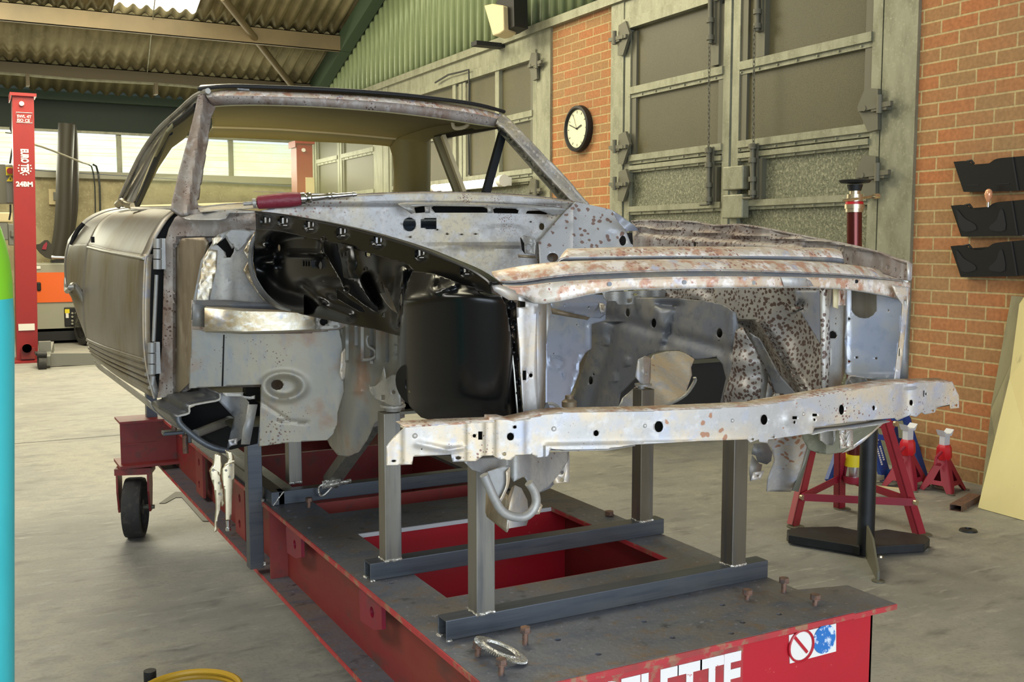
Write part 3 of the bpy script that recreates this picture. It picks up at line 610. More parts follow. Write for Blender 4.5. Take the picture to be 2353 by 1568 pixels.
# orange and grey machine
r = thing('cabinet_machine', (2.0, 18.5, 0), 'grey cabinet machine with wide orange band standing by the back wall', 'machine')
ym = 18.1
def mb_(n, x0, y0, x1, y1, mat, d=.8, y=ym, bev=.02):
    a, c = P(x0, y0, Y=y), P(x1, y1, Y=y); return B().box((a.x, y, max(c.z, 0)), (c.x, y+d, a.z)).obj(n, mat, r, smooth=0, bevel=bev)
mb_('cabinet', 70, 606, 330, 757, m_grey); mb_('orange_band', 72, 627, 326, 690, m_orange, d=.05, y=ym-.02, bev=0); mb_('plinth', 80, 757, 330, 775, m_blackm, bev=0)
mb_('handle_recess', 84, 649, 95, 669, m_blackm, d=.05, y=ym-.05); mb_('name_plate', 80, 612, 94, 619, m_white, d=.02, y=ym-.02)
mb_('control_panel', 147, 707, 182, 750, m_blackm, d=.03, y=ym-.03); mb_('yellow_label', 149, 711, 160, 720, m_yel, d=.02, y=ym-.04, bev=0); mb_('white_label', 151, 720, 158, 731, m_white, d=.02, y=ym-.04, bev=0)
b = B()
for px, py in ((166, 720), (166, 728), (166, 737), (166, 744), (174, 720), (174, 735)): q = P(px, py, Y=ym-.035); B().cyl(q, q-Vector((0, .02, 0)), .018, n=8).obj('knob', m_grey, r)
b = B().box(P(119, 604, Y=18.3), P(150, 598, Y=18.3)+Vector((0, .3, 0))); b.obj('duct_collar', m_blackm, r, smooth=0)
B().cyl(P(118, 591, Y=17.95), P(148, 592, Y=17.95), .025).obj('clamp', m_chrome, r)
# curved dark hood with red inside
hd = [(83, 562), (92, 561), (103, 552), (110, 552), (117, 560), (122, 580), (120, 597), (105, 592), (93, 582), (85, 572)]
r = thing('extraction_hood', P(100, 600, Y=18.12), 'dark scoop shaped hood with a red lip on top of the orange machine', 'hood')
B().prism([P(x, y, Y=18.12) for x, y in hd], (0, .15, 0)).obj('scoop', m_duct, r, smooth=30)
B().prism([P(x, y, Y=18.10) for x, y in ((96, 573), (100, 563), (107, 556), (109, 561), (106, 574))], (0, .03, 0)).obj('lip', m_red, r, smooth=0)
# low trolley frame near the post
r = thing('trolley', P(100, 850, Z=0), 'dark low trolley with castor and grey bar by the red lift post', 'trolley')
y0 = 14.5
B().box(P(83, 818, Y=y0), P(108, 812, Y=y0)+Vector((0, .3, 0))).cyl(P(85, 816, Y=y0), P(107, 816, Y=y0), .05).obj('deck', m_blackm, r)
B().cyl(P(88, 838, Y=y0), P(106, 838, Y=y0), .1).box(P(86, 822, Y=y0), P(89, 845, Y=y0)+Vector((0, .1, 0))).box(P(104, 822, Y=y0), P(107, 845, Y=y0)+Vector((0, .1, 0))).obj('castor', m_rubber, r)
B().beam(P(107, 830, Y=y0), P(116, 795, Y=y0+1), .09, .12).box(P(90, 812, Y=y0+.3), P(117, 785, Y=y0+.3)+Vector((0, .1, 0))).obj('frame', m_greyd, r, smooth=0)
B().beam(P(113, 826, Y=y0+.2), P(345, 824, Y=y0+.2), .1, .16).obj('bar', m_greyd, r, smooth=0)
# pipes and cables on the back wall
tag(B().cyl(P(80, 392, Y=BY-.08), P(700, 430, Y=BY-.08), .022, n=8).obj('air_pipe', m_bluep), 'thin blue grey pipe running along the back wall below the windows', 'pipe')
tag(B().tube([P(a, c, Y=15.6+(a-82)*.02) for a, c in ((80, 333), (95, 337), (120, 346), (150, 358), (175, 368), (190, 374), (205, 378))], .014, n=6).obj('cable', m_cablel), 'pale cable sagging from the left lift post to the back wall', 'cable')
for k, (a, lab) in enumerate(((-3, 'black cable dropping down the back wall, left one of the pair'), (8, 'thicker black cable dropping down the back wall, right one of the pair'))):
    tag(B().tube([P(x+a, y, Y=BY-.14) for x, y in ((205, 378), (213, 382), (218, 400), (221, 430), (222, 470), (222, 500))], .012+.006*k, n=6).obj('cable', m_cable), lab, 'cable')
r = thing('wall_socket', P(124, 470, Y=BY-.05), 'pale square socket plate on the back wall left of the wide duct', 'socket')
B().box(P(113, 470, Y=BY-.05), P(133, 435, Y=BY-.05)+Vector((0, .05, 0))).obj('plate', m_cream, r, smooth=0); B().box(P(123, 460, Y=BY-.08), P(133, 442, Y=BY-.08)+Vector((0, .03, 0))).obj('socket', m_greyd, r, smooth=0)
# ---------------------------------------------------------------- gas cylinder close at the left edge
p = P(36, 1400, Y=1.9); R_ = .115; cx = P(36, 1200, Y=1.75).x-R_; cy = 1.78
r = thing('gas_cylinder', (cx, cy, 0), 'turquoise gas cylinder with lime green shoulder at the left edge', 'gas cylinder')
zs = P(20, 690, Y=1.7).z; ztp = zs+(P(0, 508, Y=1.75).z-zs)/.66-.1
B().lathe((cx, cy, 0), (0, 0, 1), [(R_-.02, 0), (R_, .02), (R_, zs-.04), (R_-.002, zs)], n=40).obj('body', m_cyan, r)
prof = [(R_-.002, zs)]+[(.03+(R_-.032)*math.cos(a), zs+(ztp-zs+.1)*math.sin(a)) for a in [math.pi/2*k/10 for k in range(1, 11)]]
B().lathe((cx, cy, 0), (0, 0, 1), prof+[(.03, ztp+.14)], n=40).obj('shoulder', m_lime, r)
B().cyl((cx, cy, ztp+.14), (cx, cy, ztp+.22), .016).cyl((cx-.05, cy, ztp+.19), (cx+.03, cy, ztp+.19), .012).obj('valve', m_nickel, r)
pa_, pb_ = P(36, 700, Y=1.75), P(36, 1568, Y=1.75); kl = (pa_.x-pb_.x)/(pa_.z-pb_.z)     # the cylinder leans a touch
for ch in r.children:
    for v in ch.data.vertices: v.co.x += kl*v.co.z
r.location.x = pa_.x-kl*pa_.z-R_
# yellow hose hoop on the floor at the bottom edge
r = thing('hose_coil', (.48, 2.9, 0), 'coil of yellow hose with a dark fitting at the bottom edge', 'hose')
cc = P(435, 1610, Z=.04); b = B()
for k in range(2): b.tube([cc+Vector((.17*math.cos(a), .17*math.sin(a)-.01*k, .012+.022*k)) for a in [2*math.pi*j/36 for j in range(36)]], .011, n=8, closed=True)
b.obj('hose', m_yellow, r)
q = P(345, 1560, Z=.05); B().cyl(q+Vector((0, 0, -.03)), q+Vector((0, 0, .03)), .022).obj('fitting', m_blackst, r)
# ================================================================== STRAIGHTENING BENCH
ZB = .655; T = .05
bench = thing('straightening_bench', (1.49, 3.9, 0), 'long red steel straightening bench with worn grey top under the car shell', 'bench')
def plate_z(name, poly, mat, z=ZB, t=.014, parent=bench, holes=(), bev=0):
    loops = [[Vector((x, y, 0)) for x, y in poly]]+[[Vector((x, y, 0)) for x, y in h] for h in holes]
    pts = [p for l in loops for p in l]; tri = tessellate_polygon(loops); b = B()
    n = len(pts); vs = [(p.x, p.y, z) for p in pts]+[(p.x, p.y, z-t) for p in pts]; fs = [tuple(q) for q in tri]+[tuple(n+i for i in reversed(q)) for q in tri]
    i0 = 0
    for l in loops:
        m = len(l); fs += [(i0+i, i0+(i+1) % m, n+i0+(i+1) % m, n+i0+i) for i in range(m)]; i0 += m
    return b.add(vs, fs).obj(name, mat, parent, smooth=0)
hol = [el(P(x, y, Z=ZB).x, P(x, y, Z=ZB).y, .008, n=10) for x, y in ((1660, 1391), (1790, 1412), (1706, 1431), (1480, 1429), (1282, 1471), (1545, 1466), (1375, 1504), (1680, 1456))]
plate_z('top_plate', [(.965, 1.86), (2.0, 1.86), (2.0, 2.455), (.965, 2.455)], m_plate, holes=hol)
plate_z('top_plate', [(2.0, 1.862), (2.158, 1.862), (2.158, 2.03), (2.0, 2.07)], m_plate, z=ZB-.004)
hl = [el(P(x, y, Z=ZB).x, P(x, y, Z=ZB).y, .008, n=10) for x, y in ((680, 1189), (712, 1214), (664, 1175), (736, 1236), (900, 1340))]
plate_z('long_flange', [(.965, 2.455), (1.124, 2.455), (1.124, 5.95), (.965, 5.95)], m_plate, holes=hl)
plate_z('long_flange', [(1.86, 2.455), (2.0, 2.455), (2.0, 5.95), (1.86, 5.95)], m_plate)
plate_z('cross_flange', [(1.124, 3.155), (1.86, 3.155), (1.86, 3.44), (1.124, 3.44)], m_plate)
eb = B()
eb.box((.962, 1.855, ZB-.015), (2.0, 1.8605, ZB-.001)).box((2.0, 1.858, ZB-.019), (2.159, 1.8625, ZB-.005)).box((.9605, 1.86, ZB-.015), (.9655, 5.95, ZB-.001)).box((1.123, 2.454, ZB-.015), (1.86, 2.459, ZB-.001)).box((1.857, 2.455, ZB-.015), (1.861, 3.155, ZB-.001))
eb.obj('red_plate_edge', m_edge, bench, smooth=0)
B().box((1.124, 3.150, ZB-.014), (1.858, 3.1555, ZB-.001)).obj('pale_plate_edge', m_white2, bench, smooth=0)
zb_ = .38
for nm, xa, x0, x1 in (('left_beam', 1.04, .965, 1.124), ('right_beam', 1.93, 1.86, 2.0)):
    B().box((xa-.006, 1.94, zb_), (xa+.006, 5.95, ZB-.014)).obj(nm, m_bench, bench, smooth=0); B().box((x0-.01, 1.94, zb_-.014), (x1+.01, 5.95, zb_)).obj(nm+'_foot_flange', m_plate, bench, smooth=0); B().box((x0-.013, 1.94, zb_-.015), (x0-.009, 5.95, zb_-.001)).obj(nm+'_red_edge', m_edge, bench, smooth=0)
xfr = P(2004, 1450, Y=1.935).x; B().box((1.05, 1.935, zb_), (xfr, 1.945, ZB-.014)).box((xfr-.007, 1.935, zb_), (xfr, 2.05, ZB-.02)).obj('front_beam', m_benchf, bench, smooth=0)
B().box((.965, 1.87, zb_-.014), (2.15, 2.06, zb_)).obj('front_foot_flange', m_plate, bench, smooth=0)
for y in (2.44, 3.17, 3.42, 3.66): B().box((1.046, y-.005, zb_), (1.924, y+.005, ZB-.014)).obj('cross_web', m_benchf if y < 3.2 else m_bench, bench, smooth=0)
for y0_, y1_ in ((2.42, 2.56), (2.9, 3.17)): B().box((1.046, y0_, zb_-.014), (1.924, y1_, zb_)).obj('cross_foot_flange', m_plate, bench, smooth=0)
B().box((1.046, 4.6, zb_), (1.924, 4.62, ZB-.014)).obj('rear_cross_web', m_bench, bench, smooth=0); B().box((1.046, 5.84, zb_-.0), (1.924, 5.86, ZB-.0)).obj('rear_cross_web', m_bench, bench, smooth=0)
# lugs with holes on the outside of the left beam
for yc, mt in ((3.41, m_lug), (2.665, m_lug)):
    o = sheet('lug', [(yc-.085, .633), (yc+.075, .633), (yc+.095, .605), (yc+.085, .52), (yc-.02, .528), (yc-.085, .55)], lambda a, z, r=0: Vector((.985-r, a, z)), mt, bench, holes=[el(yc-.01, .575, .016, n=12)], step=0, thick=.012, smooth=0)
for yc in (4.2, 5.0):
    sheet('lug', [(yc-.08, .64), (yc+.08, .64), (yc+.08, .40), (yc-.08, .40)], lambda a, z, r=0: Vector((.99-r, a, z)), m_bench, bench, holes=[el(yc, .56, .018, n=12), el(yc+.01, .45, .018, n=12)], step=0, thick=.012, smooth=0)
for yc in (3.66,): B().box((.97, yc, zb_), (1.04, yc+.01, ZB-.014)).obj('stiffener', m_bench, bench, smooth=0)
# outrigger at the rear with castor
B().box((.745, 5.82, .41), (1.05, 5.83, .655)).box((.735, 5.75, .648), (1.05, 5.95, .66)).box((.73, 5.75, .405), (1.05, 6.0, .42)).box((.745, 5.815, .52), (.93, 5.82, .528)).obj('outrigger', m_bench, bench, smooth=0)
def castor(x, y):
    c0_ = Vector((x, y, .165)); d = Vector((.95, -.31, 0)).normalized(); s = Vector((.31, .95, 0)).normalized()
    f = B().beam(c0_-d*.09+Vector((0, 0, .212)), c0_+d*.1+Vector((0, 0, .212)), .14, .035)
    for k in (-.085, .075):
        o_ = c0_+d*k; f.prism([o_-s*.06+Vector((0, 0, .22)), o_+s*.06+Vector((0, 0, .22)), o_+s*.06+Vector((0, 0, .12)), o_+s*.025+Vector((0, 0, -.02)), o_-s*.025+Vector((0, 0, -.02)), o_-s*.06+Vector((0, 0, .1))], d*.01)
    c = f.obj('castor', m_bench, bench, smooth=0)
    B().lathe(c0_-d*.05, d, [(.03, 0), (.06, .03), (.13, .03), (.145, .0), (.16, .004), (.165, .02), (.165, .08), (.16, .096), (.145, .1), (.135, .06), (.06, .04), (.04, .04), (.04, .09), (.02, .09)], n=44).obj('wheel', m_rubber, c)
    B().cyl(c0_-d*.09, c0_+d*.1, .012).obj('axle', m_galvd, c)
castor(.815, 5.86)
B().box((2.0, 5.82, .41), (2.3, 5.83, .655)).box((2.0, 5.75, .648), (2.3, 5.95, .66)).box((2.0, 5.75, .405), (2.3, 6.0, .42)).obj('outrigger', m_bench, bench, smooth=0); castor(2.16, 5.85)
B().box((1.49, 3.80, .2), (1.55, 3.9, .38)).box((1.46, 3.76, 0), (1.58, 3.94, .03)).cyl((1.52, 3.85, .02), (1.52, 3.85, .25), .02).obj('under_foot', m_blackm, bench, smooth=0)
B().box((1.48, 2.2, 0.0), (1.56, 2.28, .38)).box((1.2, 2.1, 0), (1.85, 2.3, .02)).obj('under_foot', m_blackm, bench, smooth=0)
# front lettering and sticker
yF = 1.934
a0 = P(1428, 1568, Y=yF)
e1 = P(1700, 1497, Y=yF); e0 = P(1702, 1568, Y=yF)
hgt = P(1665, 1500, Y=yF).z-P(1665, 1590, Y=yF).z
xr = P(1703, 1520, Y=yF).x
B().box((1.17, yF-.003, .46), (P(1706, 1500, Y=yF).x, yF+.0, ZB-.02)).obj('logo_band', m_edge, bench, smooth=0)
wid = xr-P(1422, 1568, Y=yF).x
t_ = text('lettering', 'CELETTE', m_whited, bench, (0, 0, 0), (1, 0, 0), (0, 0, 1), .19, sx=1, bold=.008, ext=.001)
bb = [v.co for v in t_.data.vertices]; og = ORG[bench.name]; w0 = min(v.x for v in bb); w1 = max(v.x for v in bb); h0 = min(v.z for v in bb); h1 = max(v.z for v in bb)
tw = .445; th = .115
for v in t_.data.vertices:
    v.co.x = (v.co.x-w0)/(w1-w0)*tw + xr-tw-.004-og.x; v.co.z = (v.co.z-h0)/(h1-h0)*th + P(1690, 1495, Y=yF).z-th-og.z; v.co.y = v.co.y + yF-.0045
st = [P(a, c, Y=yF) for a, c in ((1812, 1460), (1920, 1433), (1920, 1497), (1814, 1525))]
B().prism(st, (0, -.002, 0)).obj('sticker', m_white, bench, smooth=0)
c = P(1841, 1485, Y=yF-.003); rr = P(1866, 1485, Y=yF).x-c.x
b = B().tube([c+Vector((rr*math.cos(a), -.001, rr*1.0*math.sin(a))) for a in [2*math.pi*k/28 for k in range(28)]], .0035, n=5, closed=True).beam(c+Vector((-rr*.6, -.001, rr*.7)), c+Vector((rr*.5, -.001, -rr*.5)), .003, .008)
b.obj('prohibition_sign', m_benchf, bench)
c = P(1894, 1469, Y=yF-.003); B().cyl(c, c+Vector((0, -.0015, 0)), rr*.95, n=30).obj('blue_sign', m_blueb, bench)
# ---------------------------------------------------------------- bolts on the bench
def bolt(px, py, hgt, label, r_=.0115, tilt=0):
    p = P(px, py, Z=ZB); r = thing('hex_bolt', p, label, 'bolt', 'rusty bolts standing on the bench top')
    a = B().cyl(p, p+Vector((tilt, 0, hgt)), .007, n=12); a.obj('shank', m_bolt, r)
    B().cyl(p+Vector((tilt, 0, hgt)), p+Vector((tilt, 0, hgt+.011)), r_, n=6).cyl(p+Vector((tilt, 0, hgt-.002)), p+Vector((tilt, 0, hgt)), r_*1.02, n=16).obj('head', m_bolt, r, smooth=0)
bolt(1207, 1482, .032, 'rusty hex bolt standing behind the toothed ring on the bench', .013)
bolt(1152, 1552, .026, 'rusty hex bolt nearest the bottom edge, in front of the toothed ring', .013)
bolt(1098, 1508, .022, 'rusty hex bolt half hidden behind the left end of the toothed ring', .013)
bolt(1801, 1362, .03, 'rusty hex bolt furthest back of the three at the right bench corner', .0135)
bolt(1717, 1379, .017, 'rusty hex bolt leftmost of the three at the right bench corner', .0135)
bolt(1873, 1392, .019, 'rusty hex bolt rightmost, near the bench corner plate', .0135)
bolt(710, 1167, .025, 'small rusty hex bolt on the left flange in front of the mitred tube', .013)
p = P(1385, 1185, Z=ZB); bolt(1400, 1186, .006, 'low rusty hex bolt head on the right flange behind the middle tube beam', .016)
# toothed ring (abrasive wheel) leaning on two bolts
r = thing('toothed_ring', P(1160, 1520, Z=ZB), 'silver toothed wire ring leaning on bolts at the front left of the bench', 'ring')
ca = P(1152, 1497, Z=ZB+.02); ux = (P(1208, 1527, Z=ZB+.004)-P(1094, 1466, Z=ZB+.036)); Lr = ux.length/2; ux.normalize(); cen = (P(1208, 1527, Z=ZB+.004)+P(1094, 1466, Z=ZB+.036))/2
vv = Vector((.35, .94, .02)); uy = (vv-ux*vv.dot(ux)).normalized(); nz = ux.cross(uy)
uy = (uy*.62+nz*.0).normalized()
b = B(); n = 72
for i in range(n):
    a0, a1 = 2*math.pi*i/n, 2*math.pi*(i+.55)/n
    def pt(a, rr, h=0): return cen+ux*math.cos(a)*rr*Lr+uy*math.sin(a)*rr*Lr*.62+nz*h
    b.add([pt(a0, .62), pt(a1, .62), pt(a1, 1.0), pt(a0, .94), pt(a0, .62, .006), pt(a1, .62, .006), pt(a1, 1.0, .004), pt(a0, .94, .004)], [(0, 1, 2, 3), (7, 6, 5, 4), (0, 4, 5, 1), (1, 5, 6, 2), (2, 6, 7, 3), (3, 7, 4, 0)])
b.obj('teeth', m_weld, r, smooth=0)
B().tube([cen+ux*math.cos(a)*.66*Lr+uy*math.sin(a)*.66*Lr*.62+nz*.003 for a in [2*math.pi*k/40 for k in range(40)]], .006, n=6, closed=True).obj('band', m_weld, r)
# ---------------------------------------------------------------- tube frames
class WB:
    def __init__(s): s.l = []
    def tube(s, *a, **k): s.l.append(B().tube(*a, **k)); return s
    def obj(s, name, mat, parent): return [q.obj(name, mat, parent) for q in s.l]
def weld(b, p, q, r=.005):
    p, q = Vector(p), Vector(q); n = max(3, int((q-p).length/.006))
    b.tube([p+(q-p)*i/n+Vector((random.uniform(-1, 1), random.uniform(-1, 1), random.uniform(-1, 1)))*.0012 for i in range(n+1)], [r*random.uniform(.7, 1.15) for _ in range(n+1)], n=6)
def tframe(name, label, Yf, x0, x1, posts, mat=m_tubeh):
    r = thing(name, ((x0+x1)/2, Yf+T/2, ZB), label, 'tube frame', 'square tube support frames welded to the bench')
    yc, zc = Yf+T/2, ZB+T/2
    B().hollow((x0, yc, zc), (x1, yc, zc), T, T, t=.004).obj('beam', mat, r, smooth=0, bevel=.003)
    wb = WB()
    for px0, zt in posts:
        B().hollow((px0+T/2, yc, ZB+T), (px0+T/2, yc, zt), T, T, up=(0, 1, 0)).box((px0+.003, Yf+.003, zt-.006), (px0+T-.003, Yf+T-.003, zt-.002)).obj('post', m_tube, r, smooth=0, bevel=.007)
        weld(wb, (px0, Yf, ZB+T+.001), (px0+T, Yf, ZB+T+.001)); weld(wb, (px0, Yf, ZB+T+.001), (px0, Yf+T, ZB+T+.001), .0035)
    weld(wb, (x0, Yf-.001, ZB), (x0+.012, Yf-.001, ZB), .005); weld(wb, (x0, Yf+T, ZB), (x0+.004, Yf+T-.02, ZB), .005)
    wb.obj('weld', m_weld, r)
    return r
def xfor(px, Y): return P(px, 1200, Y=Y).x
Ya, Yb, Yc = 2.175, 2.69, 3.66
Ya = 2.178; Yb = P(851, 1337, Z=ZB).y; 
fa = tframe('tube_frame', 'grey square tube frame nearest the front edge of the bench', Ya, P(1024, 1474, Z=ZB).x, P(1768, 1329, Z=ZB).x, [(xfor(1095, Ya), P(1100, 1040, Y=Ya).z), (xfor(1684, Ya), P(1690, 985, Y=Ya).z)])
fb = tframe('tube_frame', 'grey square tube frame second from the front with the gold tipped post', Yb, P(851, 1337, Z=ZB).x, P(1521, 1225, Z=ZB).x, [(xfor(885, Yb), P(900, 950, Y=Yb).z), (xfor(1471, Yb), P(1470, 897, Y=Yb).z)])
# back frame: mitred rectangle with a leaning strut
Yc = P(640, 1162, Z=ZB).y; xc0 = P(640, 1162, Z=ZB).x; xc1 = 1.86
r = thing('tube_frame', (1.45, Yc+.3, ZB), 'dark mitred square tube frame furthest back with a slanting strut', 'tube frame', 'square tube support frames welded to the bench')
B().beam((xc0, Yc+T/2, ZB+T/2), (xc1, Yc+T/2, ZB+T/2), T, T).obj('beam', m_tubeh, r, smooth=0, bevel=.003)
B().beam((xc0-.0, Yc+.0, ZB+T/2), (xc0-.0, Yc+.85, ZB+T/2), T, T).obj('side_beam', m_tubeh, r, smooth=0, bevel=.003)
xp = xfor(664, Yc+.12); zt = P(670, 1030, Y=Yc+.12).z
B().hollow((xp+.028, Yc+.14, ZB+T), (xp+.028, Yc+.14, 1.0), T, T, up=(0, 1, 0)).obj('post', m_tube, r, smooth=0, bevel=.004)
B().hollow((xp+.055, Yc+.14, .975), (xp+.2, Yc+.14, .975), T, T).obj('top_beam', m_tubeh, r, smooth=0, bevel=.003)
s0, s1 = P(762, 1112, Y=Yc), P(862, 965, Y=Yc-.3)
B().hollow(s0+Vector((0, .02, 0)), s1, T, T, up=(0, 1, 0)).obj('strut', m_tube, r, smooth=0, bevel=.004)
wb = WB(); weld(wb, P(740, 1120, Y=Yc-.03), P(805, 1105, Y=Yc-.03), .009); weld(wb, P(742, 1112, Y=Yc-.02), P(782, 1100, Y=Yc-.04), .012); weld(wb, (xp, Yc+.11, ZB+T), (xp+T, Yc+.11, ZB+T), .006)
weld(wb, (xc0-.02, Yc, ZB+.001), (xc0+.02, Yc-.002, ZB+T), .003)
wb.tube(cr([tuple(P(a, c, Y=Yc-.03)) for a, c in ((770, 1108), (750, 1112), (733, 1120), (735, 1138), (745, 1138), (765, 1118))], 3), .004, n=6)
wb.obj('weld', m_weld, r)
# post hanging on the side of the bench
r = thing('side_post', (.94, 3.75, .4), 'dark square tube post welded to the left side of the bench', 'post')
yp = P(603, 1152, Z=ZB).y; zt = 1.22; zb2 = P(603, 1306, Y=yp).z
B().hollow((.965-T/2-.001, yp+T/2, zb2), (.965-T/2-.001, yp+T/2, P(600, 880, Y=yp).z), T*1.05, T*1.05, up=(0, 1, 0)).obj('post', m_tubeh, r, smooth=0, bevel=.004)
wb = WB(); weld(wb, (.966, yp-.002, ZB-.02), (.966, yp-.002, ZB+.01), .006); weld(wb, (.966, yp, zb2+.01), (.966, yp, zb2+.025), .006); wb.obj('weld', m_weld, r)
yq = 5.3; r = thing('side_post', (.9, yq, ZB), 'short dark square post standing on the rear outrigger behind the sill', 'post')
q = P(348, 935, Y=5.85); B().hollow((q.x, 5.86, .66), (q.x, 5.86, 1.0), .055, .055, up=(0, 1, 0)).obj('post', m_tubeh, r, smooth=0)
# small clamp on the side of the bench (under the sill)
r = thing('sill_clamp', P(395, 1000, Y=4.6), 'dark steel sill clamp bolted to the left side of the bench behind the pliers', 'clamp')
B().box(P(376, 1003, Y=4.6), P(425, 990, Y=4.6)+Vector((0, .06, 0))).box(P(428, 1020, Y=4.6), P(440, 985, Y=4.6)+Vector((0, .06, 0))).obj('jaw', m_tubeh, r, smooth=0, bevel=.004)
B().cyl(P(427, 1042, Y=4.58), P(425, 1000, Y=4.58), .012).cyl(P(400, 990, Y=4.58), P(401, 965, Y=4.58), .012).obj('screw', m_bolt, r)
# ================================================================== STANDS ON THE RIGHT
r = thing('column_stand', P(1988, 1270, Z=0), 'black steel column stand with wide plate feet and an upright fin', 'stand')
bc = P(1988, 1275, Z=0); top = P(1990, 960, Y=bc.y)
B().cyl((bc.x, bc.y, 0), (bc.x, bc.y, 1.02), .043, n=28).obj('column', m_blackst, r)
dx = Vector((1, 0, 0)); y_ = bc.y
def fin(tip, nm, h0, h1, t=.012, mat=m_blackst):
    d = (Vector((tip.x, tip.y, 0))-Vector((bc.x, bc.y, 0))); L_ = d.length; d.normalize(); s_ = d.cross(Vector((0, 0, 1)))*t/2; c = Vector((bc.x, bc.y, 0))
    B().prism([c-s_, c+d*L_-s_, c+d*L_+Vector((0, 0, h1))-s_, c+d*L_*.55+Vector((0, 0, h0*.9))-s_, c+Vector((0, 0, h0))-s_], s_*2).obj(nm, mat, r, smooth=0)
for poly in ([(1808, 1218), (1835, 1212), (1925, 1210), (1976, 1220), (1976, 1258), (1960, 1254), (1812, 1230)], [(1998, 1222), (2036, 1216), (2126, 1230), (2137, 1238), (2124, 1250), (2016, 1256), (1998, 1258)]):
    q_ = [P(x, y, Z=.055) for x, y in poly]; B().prism(q_, (0, 0, -.045)).obj('foot_plate', m_blackst, r, smooth=0, bevel=.004)
for x, y in ((1822, 1243), (2122, 1262)): q_ = P(x, y, Z=0); B().cyl((q_.x, q_.y, 0), (q_.x, q_.y, .012), .035).obj('pad', m_galvd, r)
fn = P(2018, 1337, Z=0); fin(fn, 'upright_fin', .17, .05, t=.01, mat=m_galvd)
B().cyl((fn.x, fn.y, 0), (fn.x, fn.y, .006), .03).obj('pad', m_galvd, r)
# tall red tripod stand with ram
r = thing('tripod_stand', (4.0, 4.3, 0), 'tall red tripod stand with chrome ram and black saddle behind the car nose', 'stand')
L1, L2 = P(1828, 1212, Z=0), P(2120, 1230, Z=0); L3 = P(1935, 1170, Z=0)
cx_, cy_ = 4.33, 4.55
t1 = P(1885, 965, Y=L1.y+.18); t2 = P(2040, 965, Y=L2.y+.22); t3 = P(1937, 1000, Y=L3.y-.15)
for a, c in ((L1, t1), (L2, t2), (L3, t3)):
    d = (c-a).normalized(); s = d.cross(Vector((0, -1, 0))).normalized()
    b = B(); b.add([], []); p0, p1 = a, c
    b.prism([p0-s*.028, p0+s*.028, p1+s*.025, p1-s*.025], (0, .006, 0)); b.prism([p0-s*.028, p1-s*.025, p1-s*.025+Vector((0, .045, 0)), p0-s*.028+Vector((0, .045, 0))], s*.006)
    b.obj('leg', m_red, r, smooth=0)
    B().cyl((a.x, a.y, 0), (a.x, a.y, .006), .05).obj('foot_pad', m_galvd, r)
def brace(p, q): B().beam(p, q, .006, .042, up=(0, 0, 1)).obj('brace', m_red, r, smooth=0)
b1, b2, b3 = P(1842, 1143, Y=L1.y+.03), P(2103, 1155, Y=L2.y+.03), P(1935, 1097, Y=L3.y-.03)
brace(b1, b2); brace(b1, b3); brace(b3, b2)
brace(P(1895, 975, Y=t1.y), P(2055, 976, Y=t2.y))
bb_ = B()
for p in (b1, b2, P(2057, 974, Y=t2.y-.01), P(1932, 1096, Y=L3.y-.04), P(1943, 1096, Y=L3.y-.04)): bb_.cyl(p+Vector((0, -.012, 0)), p+Vector((0, .004, 0)), .016, n=12)
bb_.obj('brace_bolts', m_nickel, r)
Yr = 4.35; Y_ = Yr
ca = P(1960, 1105, Y=Yr)
B().lathe((ca.x, Yr, ca.z-.02), (0, 0, 1), [(.03, 0), (.055, .01), (.06, .04), (.06, .05)], n=20).obj('cup', m_red, r)
B().cyl((ca.x, Yr, ca.z+.03), (ca.x, Yr, ca.z+.09), .052).obj('chrome_collar', m_chrome, r); B().cyl((ca.x, Yr, ca.z+.09), (ca.x, Yr, ca.z+.16), .054).obj('yellow_collar', m_yel, r)
zt1_ = P(1964, 488, Y=Yr).z; B().cyl((ca.x, Yr, ca.z+.16), (P(1963, 500, Y=Yr).x, Yr, zt1_), .042, n=24).obj('ram', m_ram, r)
tx_ = P(1963, 480, Y=Yr).x
B().cyl((tx_, Yr, zt1_-.0), (tx_, Yr, zt1_+.02), .05).cyl((tx_, Yr, zt1_+.02), (tx_, Yr, zt1_+.045), .056).obj('gland_nut', m_nickel, r)
B().cyl((tx_, Yr, zt1_+.045), (tx_, Yr, zt1_+.06), .05).obj('red_collar', m_redb, r)
zz = P(1963, 455, Y=Yr).z; B().cyl((tx_-.14, Yr-.05, zz-.02), (tx_+.13, Yr-.02, zz+.01), .008).cyl((tx_+.12, Yr-.03, zz+.01), (tx_+.16, Yr-.03, zz+.012), .015).cyl((tx_, Yr, zt1_), (tx_, Yr, zz+.05), .03).cyl((tx_, Yr, zz-.02), (tx_, Yr, zz+.02), .045).obj('handle_bar', m_nickel, r)
zs_ = P(1963, 416, Y=Yr).z; B().cyl((tx_, Yr, zz+.04), (tx_, Yr, zs_-.02), .035, .045).lathe((tx_, Yr, zs_-.015), (0, 0, 1), [(.04, 0), (.08, .004), (.092, .018), (.08, .022), (.04, .008), (0, .008)], n=24).obj('saddle', m_blackst, r)
